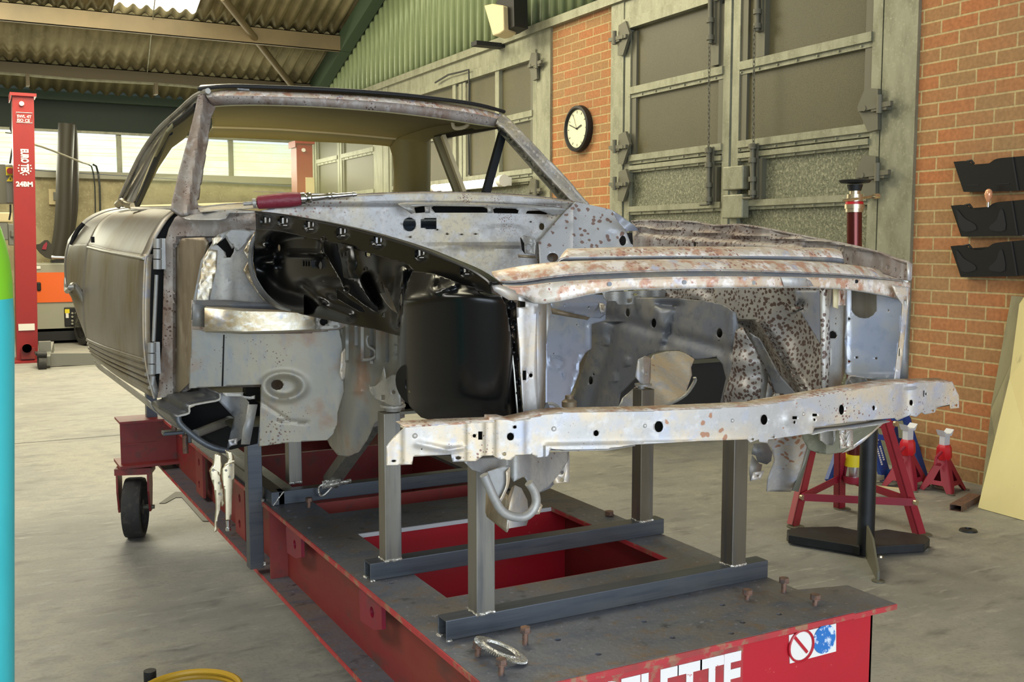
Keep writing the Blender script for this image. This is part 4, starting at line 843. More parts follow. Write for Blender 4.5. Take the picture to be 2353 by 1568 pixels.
# blue stand behind
r = thing('blue_trestle', (5.0, 5.6, 0), 'blue steel trestle standing behind the red tripod stand', 'stand')
def bl(p, q, w=.06, t=.03, m=m_blue, n='leg'): B().beam(p, q, w, t, up=(0, -1, 0)).obj(n, m, r, smooth=0)
A1, A2, A3 = P(1905, 1112, Z=0), P(2036, 1108, Z=0), P(2124, 1100, Z=0)
T1 = P(1940, 1010, Y=A1.y+.1); T2 = P(1995, 965, Y=A2.y+.15); T3 = P(2080, 955, Y=A3.y+.1)
bl(T1, A1+Vector((0, 0, .01)), .07); bl(T2, A2+Vector((0, 0, .01)), .085); bl(T3, A3+Vector((0, 0, .01)), .045)
bl(P(2050, 960, Y=A3.y+.25), P(2062, 1090, Y=A3.y+.25), .06)
bl(P(1915, 1096, Y=A1.y), P(2030, 1098, Y=A2.y), .035, n='crossbar', m=m_cablel); bl(P(1995, 1000, Y=A2.y), P(2095, 1018, Y=A3.y), .035, n='crossbar'); bl(T2+Vector((-.05, 0, 0)), T3+Vector((.02, 0, 0)), .06, n='top_bar')
bl(P(2040, 1085, Y=A2.y), P(2118, 1080, Y=A3.y), .03, n='crossbar')
Yt = A2.y-.02
lb = B(); ax_ = (A2-T2).normalized()
def on_leg(t, s): return T2+(A2-T2)*t+Vector((s, -.022, 0))
lb.tube([on_leg(.33, 0)+Vector((.018*math.cos(k*.6), 0, .022*math.sin(k*.6))) for k in range(10)], .005, n=5).obj('round_mark', m_white, r)
lb = B()
for s, t0, n_ in ((-.014, .42, 9), (.016, .42, 7)):
    for k in range(n_): lb.beam(on_leg(t0+k*.034, s), on_leg(t0+k*.034+.024, s), .012, .004, up=(0, -1, 0))
lb.obj('small_print', m_white, r)
tag(B().tube([P(a, c, Y=5.0) for a, c in ((2090, 960), (2094, 985), (2097, 1010), (2100, 1030))], .01, n=6).cyl(P(2098, 1022, Y=5), P(2100, 1040, Y=5), .04).obj('hanging_chain', m_galvd), 'dark chain and hook hanging in front of the blue trestle', 'chain')
# two jack stands
def jack(px, py, s, label, zt, Yt):
    base = P(px, py, Z=0); r = thing('axle_stand', base, label, 'axle stand', 'small red axle stands by the brick wall')
    c = base; H_ = .21*s; w = .12*s
    b = B()
    for k in range(4):
        a0 = math.pi/4+k*math.pi/2+.25; a1 = a0+math.pi/2
        e0 = Vector((math.cos(a0), math.sin(a0), 0)); e1 = Vector((math.cos(a1), math.sin(a1), 0))
        q0, q1 = c+e0*w*1.25, c+e1*w*1.25; u0, u1 = c+e0*.035*s+Vector((0, 0, H_)), c+e1*.035*s+Vector((0, 0, H_)); m0 = (q0+q1)/2
        k0, k1 = q0+(q1-q0)*.14, q0+(q1-q0)*.86; arch = [k0, q0+(q1-q0)*.3+Vector((0, 0, H_*.22))+(c-m0)*.12, q0+(q1-q0)*.7+Vector((0, 0, H_*.22))+(c-m0)*.12, k1]
        n_ = (q1-q0).cross(u0-q0).normalized()
        # face with a triangular window
        wl = [q0+(q1-q0)*.38+(u0-q0)*.42*0+Vector((0, 0, H_*.34))+(c-m0)*.26, q0+(q1-q0)*.62+Vector((0, 0, H_*.34))+(c-m0)*.26, m0+Vector((0, 0, H_*.68))+(c-m0)*.6]
        ring_o = [q0, arch[0], arch[1], arch[2], arch[3], q1, u1, u0]
        # project to a local plane for hole tessellation
        ax = (q1-q0).normalized(); ay = n_.cross(ax)
        l2 = [[Vector(((p-q0).dot(ax), (p-q0).dot(ay), 0)) for p in ring_o], [Vector(((p-q0).dot(ax), (p-q0).dot(ay), 0)) for p in wl]]
        tri = tessellate_polygon(l2); pts = [q0+ax*v.x+ay*v.y for l in l2 for v in l]; m_ = len(pts); off_ = n_*.005
        b.add(pts+[p+off_ for p in pts], [tuple(t) for t in tri]+[tuple(m_+i for i in reversed(t)) for t in tri])
        b.beam(q0, u0, .008, .008)
    b.obj('base', m_red, r, smooth=0)
    for k in range(4):
        a0 = math.pi/4+k*math.pi/2+.25; q = c+Vector((math.cos(a0), math.sin(a0), 0))*w*1.25; B().cyl((q.x, q.y, 0), (q.x, q.y, .006), .022*s, n=12).obj('foot_pad', m_galvd, r)
    B().lathe((c.x, c.y, H_-.01), (0, 0, 1), [(.04*s, 0), (.05*s, .02*s), (.046*s, .08*s), (.036*s, .1*s)], n=8).obj('sleeve', m_redb, r, smooth=30)
    B().tube([c+Vector((-.05*s, -.02, H_+.05*s)), c+Vector((-.11*s, -.03, H_+.02*s)), c+Vector((-.12*s, -.03, H_-.02*s)), c+Vector((-.07*s, -.03, H_-.03*s))], .01*s, n=8).obj('handle', m_red, r)
    hp = B().box((c.x-.025*s, c.y-.02*s, H_+.08*s), (c.x+.025*s, c.y+.02*s, H_+.15*s)).prism([(c.x-.05*s, c.y-.03*s, H_+.19*s), (c.x-.03*s, c.y-.03*s, H_+.15*s), (c.x+.03*s, c.y-.03*s, H_+.15*s), (c.x+.05*s, c.y-.03*s, H_+.19*s), (c.x+.02*s, c.y-.03*s, H_+.165*s), (c.x-.02*s, c.y-.03*s, H_+.165*s)], (0, .06*s, 0))
    hp.obj('post', m_white2, r, smooth=0)
jack(2166, 1126, 1.0, 'small red axle stand with pale post nearest the leaning board', 0, 0)
jack(2082, 1118, 1.05, 'small red axle stand partly hidden behind the right leg of the tripod', 0, 0)
p = P(2050, 1142, Z=0); tag(B().beam(p+Vector((-.12, .05, .06)), p+Vector((.1, -.05, .03)), .05, .03).obj('wood_block', m_cream, smooth=0), 'pale wooden offcut lying by the hidden red axle stand', 'wood block')
p, q = P(2196, 1168, Z=.02), P(2245, 1140, Z=.02); tag(B().hollow(p, p+(q-p)*.9, .07, .04, t=.004).obj('square_tube_offcut', m_bolt, smooth=0), 'short rusty rectangular tube lying on the floor before the leaning boards', 'tube')
p = P(2225, 1221, Z=0); tag(B().lathe((p.x, p.y, 0), (0, 0, 1), [(.018, 0), (.05, 0), (.045, .01), (.02, .016), (.018, 0)], n=20).obj('floor_washer', m_blackst), 'dark round washer lying on the floor right of the stands', 'washer')
p = P(2023, 1281, Z=0); tag(B().lathe((p.x, p.y, 0), (0, 0, 1), [(.0, .012), (.014, .01), (.016, 0)], n=10).obj('floor_nut', m_nickel), 'tiny brass coloured nut on the floor beside the black column stand', 'nut')
# dark cabinet far behind the engine bay
r = thing('tool_cabinet', (3.6, 7.0, 0), 'dark grey cabinet seen through the hole in the inner wing', 'cabinet')
q0, q1 = P(1420, 830, Y=6.8), P(1760, 830, Y=6.8)
B().box((q0.x-.3, 6.8, 0), (q1.x, 7.5, q0.z)).obj('carcass', M('dark_cabinet_paint', (44, 44, 46), .5), r, smooth=0, bevel=.01)
B().box((q0.x-.3, 6.77, q0.z-.06), (q1.x, 6.8, q0.z-.03)).box((q0.x-.3, 6.77, .75), (q1.x, 6.8, .77)).obj('edge_strip', m_galvd, r, smooth=0)
# ================================================================== CAR SHELL
car = thing('car_shell', (1.42, 3.8, .9), 'bare steel classic coupe body shell stripped to metal and raised on the bench', 'car body')
def C(name, outline, surf, mat, **k): return sheet(name, outline, surf, mat, car, **k)
def row(Y, pts): return [P(x, y, Y=Y) for x, y in pts]
# ---------------------------------------------------------------- door and rear quarter (left side)
fr = [(402, 484), (380, 506), (356, 545), (339, 585), (333, 594), (330, 640), (328, 720), (330, 800), (338, 860), (353, 916)]
sm = [(300, 480), (255, 492), (225, 520), (208, 556), (203, 568), (197, 620), (193, 698), (198, 765), (206, 800), (220, 826)]
Yf_, Ys_ = 3.46, 4.95
A = row(Yf_, fr); Bm = row(Ys_, sm)
mid = []
for i, (a, b_) in enumerate(zip(A, Bm)):
    m = (a+b_)/2; m.x -= .012 if i > 2 else -.002; m.z += .006 if i < 3 else 0; mid.append(m)
A0 = list(A)
door = loft('door', [A0, mid, Bm], m_doorsteel, car, k=(5, 6), thick=.003, smooth=50)
# slim rib grooves along the bottom of the door and the crease line
rb = B()
for k in range(5):
    f = .83+.03*k; ja = f*9; i = int(ja); t = ja-i
    pa, pm, pb = [r_[i]*(1-t)+r_[min(i+1, 9)]*t for r_ in (A, mid, Bm)]
    pts = cr([tuple(p+Vector((-.004, 0, 0))) for p in (pa, pm, pb)], 8)
    rb = B().tube(pts, .0048, n=8, flat=1.4); rb.obj('pressed_rib', m_doorsteel, door)
pts = cr([tuple(p+Vector((-.0035, 0, 0))) for p in (A[4], mid[4], Bm[4])], 8)
B().tube(pts, .005, n=6).obj('waist_crease', m_tube, door)
# bright edge flange of the door front
B().tube(cr([tuple(p+Vector((.002, -.003, 0))) for p in A], 3), .004, n=6).obj('edge_flange', m_val, door)
ed = [p+Vector((.03, .012, 0)) for p in A[3:]]
loft('edge_return', [A[3:], ed], m_val, door, k=(2, 3), thick=.002)
loft('shut_face', [[p+Vector((.004, .008, 0)) for p in A], [p+Vector((.16, .02, 0)) for p in A]], m_dark, door, k=(2, 3), thick=.004)
q = P(216, 551, Y=4.55); B().box(q+Vector((-.012, -.02, -.012)), q+Vector((-.0, .0, .012))).obj('handle_slots', m_dark, door, smooth=0)
rq = row(5.55, [(297, 478), (243, 488), (196, 514), (163, 556), (156, 570), (151, 600), (152, 640), (158, 668), (172, 690), (190, 700)])
quarter = loft('rear_quarter', [[p+Vector((0, .006, 0)) for p in Bm[:9]]+[P(205, 790, Y=5.0)], [(a+b_)/2+Vector((-.004, 0, 0)) for a, b_ in zip(Bm, rq)], rq], m_doorsteel, car, k=(4, 5), thick=.003, smooth=50)
tail = row(6.3, [(305, 474), (262, 480), (225, 496), (192, 530), (186, 548), (178, 580), (176, 620), (178, 650), (186, 672), (196, 690)])
loft('rear_quarter', [rq, [(a+b_)/2+Vector((-.03, 0, 0)) for a, b_ in zip(rq, tail)], tail], m_doorsteel, car, k=(4, 5), thick=.003, smooth=50)
B().tube(cr([tuple(p) for p in row(5.0, [(197, 700), (180, 665), (168, 655), (160, 665)])]+[tuple(P(153, 668, Y=5.5)), tuple(P(153, 640, Y=5.6))], 4), .012, n=8).obj('wheel_arch_lip', m_steel, car)
B().tube([P(x, y, Y=5.45) for x, y in ((192, 514), (180, 527), (170, 545), (164, 563))], .012, n=6).obj('fuel_flap_gap', m_dark, car)
# ---------------------------------------------------------------- sill
cut = [(505, 905), (504, 919), (470, 926), (437, 934), (434, 950), (409, 958), (412, 972), (430, 990), (458, 1012), (490, 1029), (524, 1037)]
Yc_ = 3.12
c0 = row(Yc_, cut); c1 = [p+Vector((-.02, .34, -.0)) for p in c0]; 
se = row(5.0, [(232, 815), (230, 816), (226, 818), (222, 822), (219, 826), (217, 829), (217, 832), (220, 838), (226, 846), (234, 852), (244, 855)])
loft('sill', [c0, c1], m_tubeh, car, k=(3, 2), thick=.003, smooth=30)
q1 = c1[5:]; q2 = se[5:]
loft('sill', [q1, [(a+b_)/2+Vector((.012, 0, -.01)) for a, b_ in zip(q1, q2)], q2], m_steel, car, k=(4, 3), thick=.003, smooth=40)
B().tube(cr([tuple(p) for p in c0], 3), .0035, n=6).obj('sill_cut_edge', m_gal, car)
B().tube(cr([tuple(p+Vector((0, -.004, 0))) for p in c0[5:]], 3), .009, n=8, flat=.5).obj('sill_lower_rim', m_tubeh, car)
C('sill_inner_web', [(412, 955), (437, 938), (505, 910), (560, 903), (600, 930), (592, 1020), (530, 1034), (480, 1022), (432, 992)], PY(3.4), m_dark, step=0)
C('sill_inner_side', [(503, 903), (555, 905), (572, 925), (566, 1000), (520, 1034), (538, 960), (500, 920)], P3((500, 905, 3.14), (570, 925, 3.08), (540, 1030, 3.1)), m_bluegrey, step=10, relief=lambda x, y: -.02*math.exp(-((x-530)/25)**2))
C('sill_end_plate', [(570, 930), (592, 930), (574, 1022), (554, 1022), (558, 985), (565, 965)], PY(3.02), m_gal, step=0)
C('sill_tab', [(525, 1012), (546, 1007), (545, 1022), (528, 1026)], PY(3.06), m_val, step=0, holes=[el(536, 1016, 2.5)])
C('sill_bracket_arm', [(512, 903), (560, 902), (557, 910), (575, 912), (586, 909), (586, 917), (572, 919), (552, 912), (516, 911)], PY(3.05), m_gal, step=10)
B().cyl(P(448, 998, Y=3.18), P(539, 962, Y=3.45), .014, n=16).cyl(P(527, 968, Y=3.39), P(539, 962, Y=3.45), .017, n=16).obj('sill_tube', m_steel, car)
# ---------------------------------------------------------------- hinge pillar
C('door_gap', [(372, 520), (400, 482), (435, 484), (402, 500), (380, 530), (374, 560), (372, 640), (366, 760), (357, 912), (345, 905), (346, 800), (352, 700), (356, 620)], PY(3.5), m_dark, step=0)
def hingeb(y0, y1, xa, xb, nm='door_hinge'):
    b = B(); a, c = P(xa, y0, Y=3.4), P(xb, y1, Y=3.4); h_ = (a-c).length
    for k in range(3): b.cyl(c+(a-c)*(k*.34), c+(a-c)*(k*.34+.31), .013, n=14)
    b.box((a.x+.008, 3.4, c.z+.0), (a.x+.024, 3.412, a.z)); b.obj(nm, m_gal, car)
hingeb(548, 619, 362, 362); hingeb(787, 860, 349, 349)
B().cyl(P(360, 632, Y=3.42), P(353, 785, Y=3.42), .006).obj('check_rod', m_gal, car); B().cyl(P(352, 865, Y=3.42), P(350, 885, Y=3.42), .008).obj('check_pin', m_gal, car)
pl_ = [(402, 500), (425, 484), (470, 480), (530, 480), (587, 484), (588, 530), (560, 528), (520, 532), (500, 545), (478, 560), (466, 600), (450, 680), (443, 730), (440, 780), (436, 860), (438, 895), (405, 912), (362, 915), (372, 800), (376, 640), (378, 560), (388, 525)]
def rel_pillar(x, y):
    r_ = 0
    r_ += -.018*(1 if x > 404+(y-560)*-.01 and y > 545 else 0)
    if y < 540: r_ += .012*math.exp(-((y-505)/9.0)**2)
    return r_
C('hinge_pillar', pl_, P3((380, 560, 3.40), (362, 915, 3.42), (588, 490, 3.22)), m_rust, relief=rel_pillar, step=7)
C('pillar_recess', [(404, 570), (418, 548), (470, 545), (478, 558), (466, 600), (450, 680), (441, 780), (436, 880), (410, 905), (398, 905), (402, 800), (404, 700)], P3((404, 560, 3.385), (398, 905, 3.40), (470, 560, 3.30)), m_brown, step=10, relief=lambda x, y: -.01*math.exp(-((x-404)/6.0)**2))
C('upper_flange', [(418, 500), (440, 494), (517, 483), (530, 482), (585, 486), (583, 489), (527, 489), (519, 502), (505, 506), (430, 505)], P3((418, 500, 3.33), (585, 486, 3.16), (520, 506, 3.2)), m_gal, step=10)
# cowl side patches
C('cowl_side_panel', [(487, 560), (500, 540), (530, 528), (590, 530), (592, 620), (640, 705), (560, 712), (440, 712), (446, 680), (462, 600)], PY(3.21), m_gal, holes=[[(497, 561), (510, 553), (518, 546), (524, 556), (533, 572), (539, 568), (537, 580), (530, 592), (521, 592), (518, 580)]], step=12, relief=lambda x, y: seg(x, y, 528, 590, 524, 700, 3, .006))
C('dark_hole_back', [(480, 540), (560, 540), (560, 610), (480, 610)], PY(3.34), m_dark, step=0)
C('ground_strip', [(478, 572), (500, 576), (497, 620), (486, 665), (478, 712), (447, 716), (455, 660), (466, 600)], PY(3.20), m_grind, step=8, relief=lambda x, y: .003*math.sin(x*.3)*math.sin(y*.2))
C('ground_strip', [(488, 548), (505, 541), (513, 547), (500, 560), (488, 566)], PY(3.19), m_grind, step=6)
C('patch_plate', [(517, 541), (530, 529), (560, 526), (585, 535), (560, 565), (545, 578), (536, 565)], PY(3.19), m_gal, step=8)
wt = [(585, 532), (592, 545), (580, 560), (592, 572), (583, 590), (592, 605), (586, 622), (600, 640), (596, 655), (612, 668), (640, 700), (605, 690), (575, 650), (560, 622), (572, 600), (560, 575)]
C('ragged_weld_flange', wt, PY(3.17), m_grind, step=8, holes=[el(571, 580, 3), el(572, 620, 3)], relief=lambda x, y: .004*math.sin(x*.5+y*.3))
# bright box section rail running forward to the bracket
top = [P(474, 703, Y=3.20), P(560, 709, Y=3.1), P(660, 713, Y=3.03), P(690, 716, Y=3.0), P(738, 725, Y=2.98)]
fro = [P(470, 708, Y=3.05), P(560, 716, Y=3.0), P(650, 717, Y=2.97), P(690, 720, Y=2.96), P(728, 728, Y=2.955)]
bot = [P(470, 760, Y=3.05), P(560, 762, Y=3.0), P(650, 760, Y=2.97), P(690, 758, Y=2.96), P(728, 757, Y=2.955)]
und = [P(474, 768, Y=3.20), P(560, 768, Y=3.1), P(660, 765, Y=3.03), P(690, 762, Y=3.0), P(738, 760, Y=2.98)]
loft('cross_rail', [top, fro, bot, und], m_grind, car, linear=True, smooth=30, thick=.002)
C('rail_end_bracket', [(726, 722), (742, 716), (778, 718), (784, 726), (783, 752), (770, 757), (726, 757)], PY(2.95), m_gal, holes=[el(744, 740, 9, n=16)], step=10, relief=lambda x, y: .006*math.sin(x*.4)*math.sin(y*.3))
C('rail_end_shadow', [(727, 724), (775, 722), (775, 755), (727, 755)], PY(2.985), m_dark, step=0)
C('rail_bed', [(444, 690), (520, 690), (640, 700), (735, 722), (735, 735), (440, 735)], PY(3.18), m_bluegrey, step=12, relief=lambda x, y: .012*math.sin((y-690)*.12))
C('inner_footwell_back', [(440, 690), (930, 690), (930, 960), (800, 1000), (600, 890), (440, 890)], PY(3.28), m_rust, step=0)
C('rail_left_cap', [(444, 700), (473, 702), (470, 752), (442, 750)], PY(3.10), m_bluegrey, step=0)
# ---------------------------------------------------------------- footwell front panel
fp = [(441, 756), (475, 762), (560, 768), (700, 766), (780, 757), (790, 790), (786, 830), (800, 880), (790, 940), (765, 1000), (752, 1012), (660, 1018), (594, 1027), (597, 960), (600, 884), (520, 888), (434, 893), (438, 820)]
def rel_fp(x, y):
    d = math.hypot((x-652)/44.0, (y-888)/28.0); r_ = .009*math.exp(-((d-1)/.28)**2)-.010/(1+math.exp((d-.85)/.12))
    r_ += seg(x, y, 600, 925, 660, 965, 3, -.004)+seg(x, y, 640, 968, 705, 972, 3, -.004)
    return r_
C('footwell_panel', fp, P3((440, 760, 3.14), (590, 1020, 3.10), (780, 760, 3.0)), m_foot, holes=[el(637, 885, 14, 12, n=11)], relief=rel_fp, step=4)
C('patch_seam', [(513, 770), (516, 770), (513, 888), (509, 888)], P3((440, 760, 3.136), (590, 1020, 3.096), (780, 760, 2.996)), m_dark, step=0, thick=.001)
C('lap_strip', [(800, 790), (806, 800), (806, 860), (786, 876), (780, 860), (784, 812)], PY(2.96), m_val, step=8)
# toe board / transmission side: curves back and down
tb = [(780, 757), (800, 745), (860, 752), (925, 768), (930, 800), (925, 900), (918, 935), (905, 950), (880, 960), (860, 975), (845, 1010), (825, 1040), (800, 1050), (775, 1046), (758, 1025), (752, 1012), (765, 985), (790, 900), (786, 830)]
def rel_tb(x, y):
    r_ = .05*math.exp(-((x-800-(y-1000)*-.15)/38.0)**2)*(1/(1+math.exp(-(y-860)/30.0)))
    r_ += seg(x, y, 806, 790, 812, 900, 5, .008)+seg(x, y, 822, 800, 826, 900, 4, .006)
    r_ += .006*math.sin(x*.35)*(1 if y < 830 else 0)+bmp(x, y, 880, 880, 30, 30, .02)
    return r_
C('toe_board', tb, P3((780, 760, 3.0), (800, 1040, 3.02), (925, 780, 2.62)), m_foot, relief=rel_tb, step=7)
B().tube(cr([tuple(P(x, y, Y=2.78)) for x, y in ((832, 828), (850, 826), (862, 818), (860, 805), (845, 795), (842, 780), (845, 772))], 3), .007, n=8, flat=.6).obj('cable_bracket', m_gal, car)
mt = [(848, 885), (850, 890), (862, 888), (872, 878), (878, 855), (882, 842), (885, 860), (886, 872), (900, 862), (918, 862), (920, 932), (905, 936), (880, 925), (858, 915), (850, 905)]
C('engine_mount_bracket', mt, P3((850, 890, 2.72), (885, 860, 2.66), (918, 930, 2.62)), m_gal, holes=[rc(876, 908, 884, 920), el(904, 902, 4.5)], step=8, relief=lambda x, y: .014 if x > 893 else 0)
B().cyl(P(903, 945, Y=Yb+.02), P(903, 925, Y=Yb+.02), .022, .03).cyl(P(903, 935, Y=Yb+.02), P(903, 930, Y=Yb+.02), .036).obj('mount_foot', m_gal, car)
# ---------------------------------------------------------------- black inner wing
VW = V2(588, 3.12, 1130, 1.76)
ftop = [(588, 487), (640, 493), (700, 503), (780, 519), (860, 539), (960, 570), (1030, 598), (1085, 622), (1120, 645), (1127, 655)]
fbot = [(589, 527), (640, 533), (700, 545), (780, 562), (860, 586), (940, 610), (955, 625), (1000, 635), (1060, 662), (1130, 676)]
wing = bpy.data.objects.new('black_inner_wing', None)
holes_f = []
for x, y in ((612, 507), (652, 508), (712, 517), (785, 532), (868, 553), (966, 582), (1070, 620)):
    holes_f += [rc(x-5, y-7, x+0, y+6), el(x+7, y-1, 2.4, 6, n=8), rc(x-3, y+9, x+8, y+11)]
def rel_fl(x, y):
    r_ = 0
    for hx, hy in ((612, 507), (652, 508), (712, 517), (785, 532), (868, 553), (966, 582), (1070, 620)): r_ -= disc(x, y, hx+2, hy+2, 14, 14, .006)
    return r_
wing = C('black_inner_wing', ftop+fbot[::-1], VW, m_black, holes=holes_f, relief=rel_fl, step=5, thick=.0015)
def WP(name, outline, surf, mat, **k): return sheet(name, outline, surf, mat, wing, **k)
loft('top_return', [[VW(x, y) for x, y in ftop], [VW(x, y)+Vector((.022, .003, .001)) for x, y in ftop]], m_black, wing, k=(3, 3))
B().tube(cr([tuple(VW(x, y, .002)) for x, y in ftop], 3), .0035, n=6).obj('rolled_edge', m_black, wing)
# backing that shows pale metal through the clip slots
inner = [(588, 526), (640, 531), (700, 543), (780, 560), (860, 584), (935, 606), (950, 622), (938, 660), (930, 720), (926, 775), (860, 757), (790, 744), (735, 732), (690, 722), (650, 705), (615, 680), (592, 645), (582, 600), (583, 560)]
VI = V2(584, 3.16, 930, 2.16)
def rel_in(x, y):
    d = math.hypot((x-690)/115.0, (y-610)/98.0)
    r_ = 0
    if x < 700: t_ = max(0, min(1, (d-.6)/.5)); r_ += .05*t_*t_*(3-2*t_)
    r_ += seg(x, y, 665, 582, 740, 584, 6, .012)+seg(x, y, 740, 560, 738, 580, 7, .012)
    r_ += bmp(x, y, 610, 570, 16, 12, .018)+bmp(x, y, 612, 605, 18, 12, .014)+bmp(x, y, 640, 600, 8, 34, -.014)
    # swage running from top centre to bottom right
    r_ -= .03/(1+math.exp(-((x-770)-(y-560)*.55)/14.0))
    r_ += .03/(1+math.exp(-((x-835)-(y-560)*.30)/14.0))
    r_ += bmp(x, y, 752, 665, 40, 22, .016)+seg(x, y, 695, 660, 735, 700, 13, .016)+seg(x, y, 735, 700, 800, 725, 12, .012)
    r_ += seg(x, y, 845, 640, 872, 700, 10, -.03)+bmp(x, y, 905, 640, 26, 40, -.02)
    r_ += seg(x, y, 925, 625, 915, 740, 9, .03)
    return r_
hin = [el(641, 570, 3, 8, n=10), el(736, 610, 4, 9, n=12), el(846, 583, 5, 10, n=12), el(812, 614, 3, 6, n=8), el(814, 637, 2, 4, n=8), el(840, 618, 3, 5, n=8), el(866, 642, 3, 5, n=8), el(882, 724, 3, 6, n=10),
       el(742, 647, 4, 2, n=8), [(877, 646), (884, 660), (890, 664), (914, 722), (900, 712), (885, 695), (872, 674), (883, 673)], el(922, 688, 4, 16, n=10)]
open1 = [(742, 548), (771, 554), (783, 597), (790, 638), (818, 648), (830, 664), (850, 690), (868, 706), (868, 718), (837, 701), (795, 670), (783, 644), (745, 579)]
open2 = [(773, 664), (800, 686), (832, 706), (840, 719), (825, 716), (776, 688)]
hin = [h_ for h_ in hin if h_[0] not in ()] + [open1, open2]
WP('wing_panel', inner, VI, m_black, holes=hin, relief=rel_in, step=4, thick=.0015)
WP('opening_shadow_sheet', open1, lambda x, y, r=0: VI(x, y, -.07), m_dark, step=0); WP('opening_shadow_sheet', [(760, 650), (850, 700), (855, 740), (760, 700)], lambda x, y, r=0: VI(x, y, -.07), m_dark, step=0)  # dark sheets paint the shadow gaps behind the wing openings
WP('inner_skin', [(596, 540), (700, 552), (860, 592), (930, 615), (922, 760), (860, 745), (735, 722), (650, 695), (600, 645), (588, 600)], lambda x, y, r=0: VI(x, y, -.09), m_val, step=20)
WP('mount_plate', [(774, 557), (810, 566), (818, 600), (819, 612), (812, 625), (822, 641), (800, 640), (792, 630), (784, 600)], lambda x, y, r=0: VI(x, y, r+.02), m_black, step=0, holes=[rc(786, 582, 789, 590), rc(793, 580, 796, 588)])
b = B()
for k in range(4): p_ = VI(700+k*6, 598, .016); b.beam(p_, VI(700+k*6, 612, .016), .006, .012, up=VI.n)
b.beam(VI(697, 598, .014), VI(722, 600, .014), .004, .012, up=VI.n).beam(VI(697, 613, .014), VI(722, 614, .014), .004, .012, up=VI.n); b.obj('ribbed_clip', m_black, wing)
for x, y, rr in ((798, 665, 7), (744, 548, 5)): B().tube([VI(x+rr*math.cos(a), y+rr*math.sin(a), .012) for a in [k*.57 for k in range(11)]], .003, n=6, closed=True).obj('pressed_ring', m_black, wing)
# rear arch flange (polished inside edge)
ra = [(592, 545), (583, 560), (579, 590), (582, 620), (592, 645), (612, 675), (640, 700), (668, 714)]
rb_ = [(588, 535), (575, 556), (570, 590), (572, 622), (584, 655), (604, 685), (634, 708), (668, 716)]
loft('arch_flange', [[VI(x, y, .05) for x, y in ra], [VI(x, y, .02) for x, y in rb_]], m_tubeh, wing, k=(3, 3))
# headlamp bucket at the front of the wing
bk = [(948, 622), (1000, 630), (1060, 652), (1128, 672), (1152, 682), (1163, 700), (1172, 760), (1182, 840), (1192, 930), (1196, 966), (1140, 969), (1060, 970), (1000, 969), (968, 960), (942, 935), (926, 905), (918, 868), (917, 810), (920, 740), (926, 690), (936, 650)]
PB = P3((920, 800, 2.10), (1195, 900, 1.88), (1060, 640, 1.92))
def rel_b(x, y):
    u = (x-1050)/128.0; r_ = .11*math.sqrt(max(0, 1-u*u*.98)) if abs(u) < 1.01 else 0
    v = (y-905)/70.0
    if v > 0: r_ *= math.sqrt(max(.05, 1-min(v, .97)**2*.75))
    # stepped scoop on top
    e = 690-10*math.sin((x-930)/200.0*3.1)+(x-930)*-.05
    r_ -= .02/(1+math.exp((y-e)/4.0)); r_ -= .075*max(0, min(1, (e-y)/62))
    r_ += seg(x, y, 1000, 640, 990, 668, 6, .015)+seg(x, y, 1045, 655, 1000, 672, 7, .02)
    return r_
bucket = WP('headlamp_bucket', bk, PB, m_black, relief=rel_b, step=5, thick=.002, smooth=70)
# outer tall flange with pressed bumps, facing the radiator support
sd = [(1150, 678), (1166, 680), (1186, 700), (1188, 760), (1192, 850), (1198, 920), (1204, 964), (1190, 968), (1180, 860), (1168, 750)]
WP('bucket_flange', sd, PY(1.865), m_black, step=4, relief=lambda x, y: .008*math.sin(y*.12)*math.sin(x*.25), holes=[el(1178, 752, 3), el(1179, 771, 3, 4)])
B().tube([PY(1.86)(x, y) for x, y in ((1151, 680), (1169, 750), (1181, 850), (1190, 960))], .002, n=5).obj('bright_edge', m_steel, wing)
dc = PB(950, 885, .045); nn = (PB.n+Vector((-.5, 0, 0))).normalized()
hb_ = B().lathe(dc, nn, [(.046, 0), (.048, .005), (.046, .008), (.02, .006), (.012, -.002)], n=28, cap=False).obj('round_boss', m_black, wing)
B().lathe(dc+nn*.002, nn, [(0, 0), (.012, .001)], n=12).obj('boss_hole', m_dark, wing)
B().cyl(dc+nn*.008+Vector((0, 0, -.012)), dc+nn*.012+Vector((0, 0, -.01)), .003).obj('boss_pin', m_chrome, wing)
C('nose_corner_gusset', [(1128, 652), (1150, 655), (1185, 668), (1192, 690), (1170, 690), (1152, 680), (1135, 668)], PY(1.80), m_val, step=0)
# ---------------------------------------------------------------- radiator support, left
C('radiator_support', [(1186, 672), (1250, 672), (1252, 690), (1238, 700), (1232, 720), (1236, 966), (1205, 966), (1196, 860), (1188, 730), (1187, 707), (1208, 706), (1208, 694), (1186, 690)], PY(1.855), m_val, holes=[el(1218, 692, 3.5), rc(1201, 852, 1210, 874), el(1220, 863, 4.5)], step=10, relief=lambda x, y: .004*math.exp(-((x-1200)/8)**2))
loft('radiator_support', [[P(1234, 695, Y=1.855), P(1236, 830, Y=1.855), P(1236, 966, Y=1.855)], [P(1256, 690, Y=1.93), P(1255, 830, Y=1.93), P(1250, 935, Y=1.93)]], m_val, car, k=(4, 3), linear=True)
C('radiator_support', [(1252, 690), (1266, 690), (1266, 720), (1256, 790), (1253, 780)], PY(1.95), m_gal, step=0)
C('support_box_back', [(1195, 680), (1230, 690), (1230, 950), (1208, 950), (1198, 860)], PY(1.90), m_dark, step=0)
C('support_gusset', [(1236, 968), (1258, 925), (1268, 948), (1262, 968)], PY(1.84), m_bluegrey, step=0)
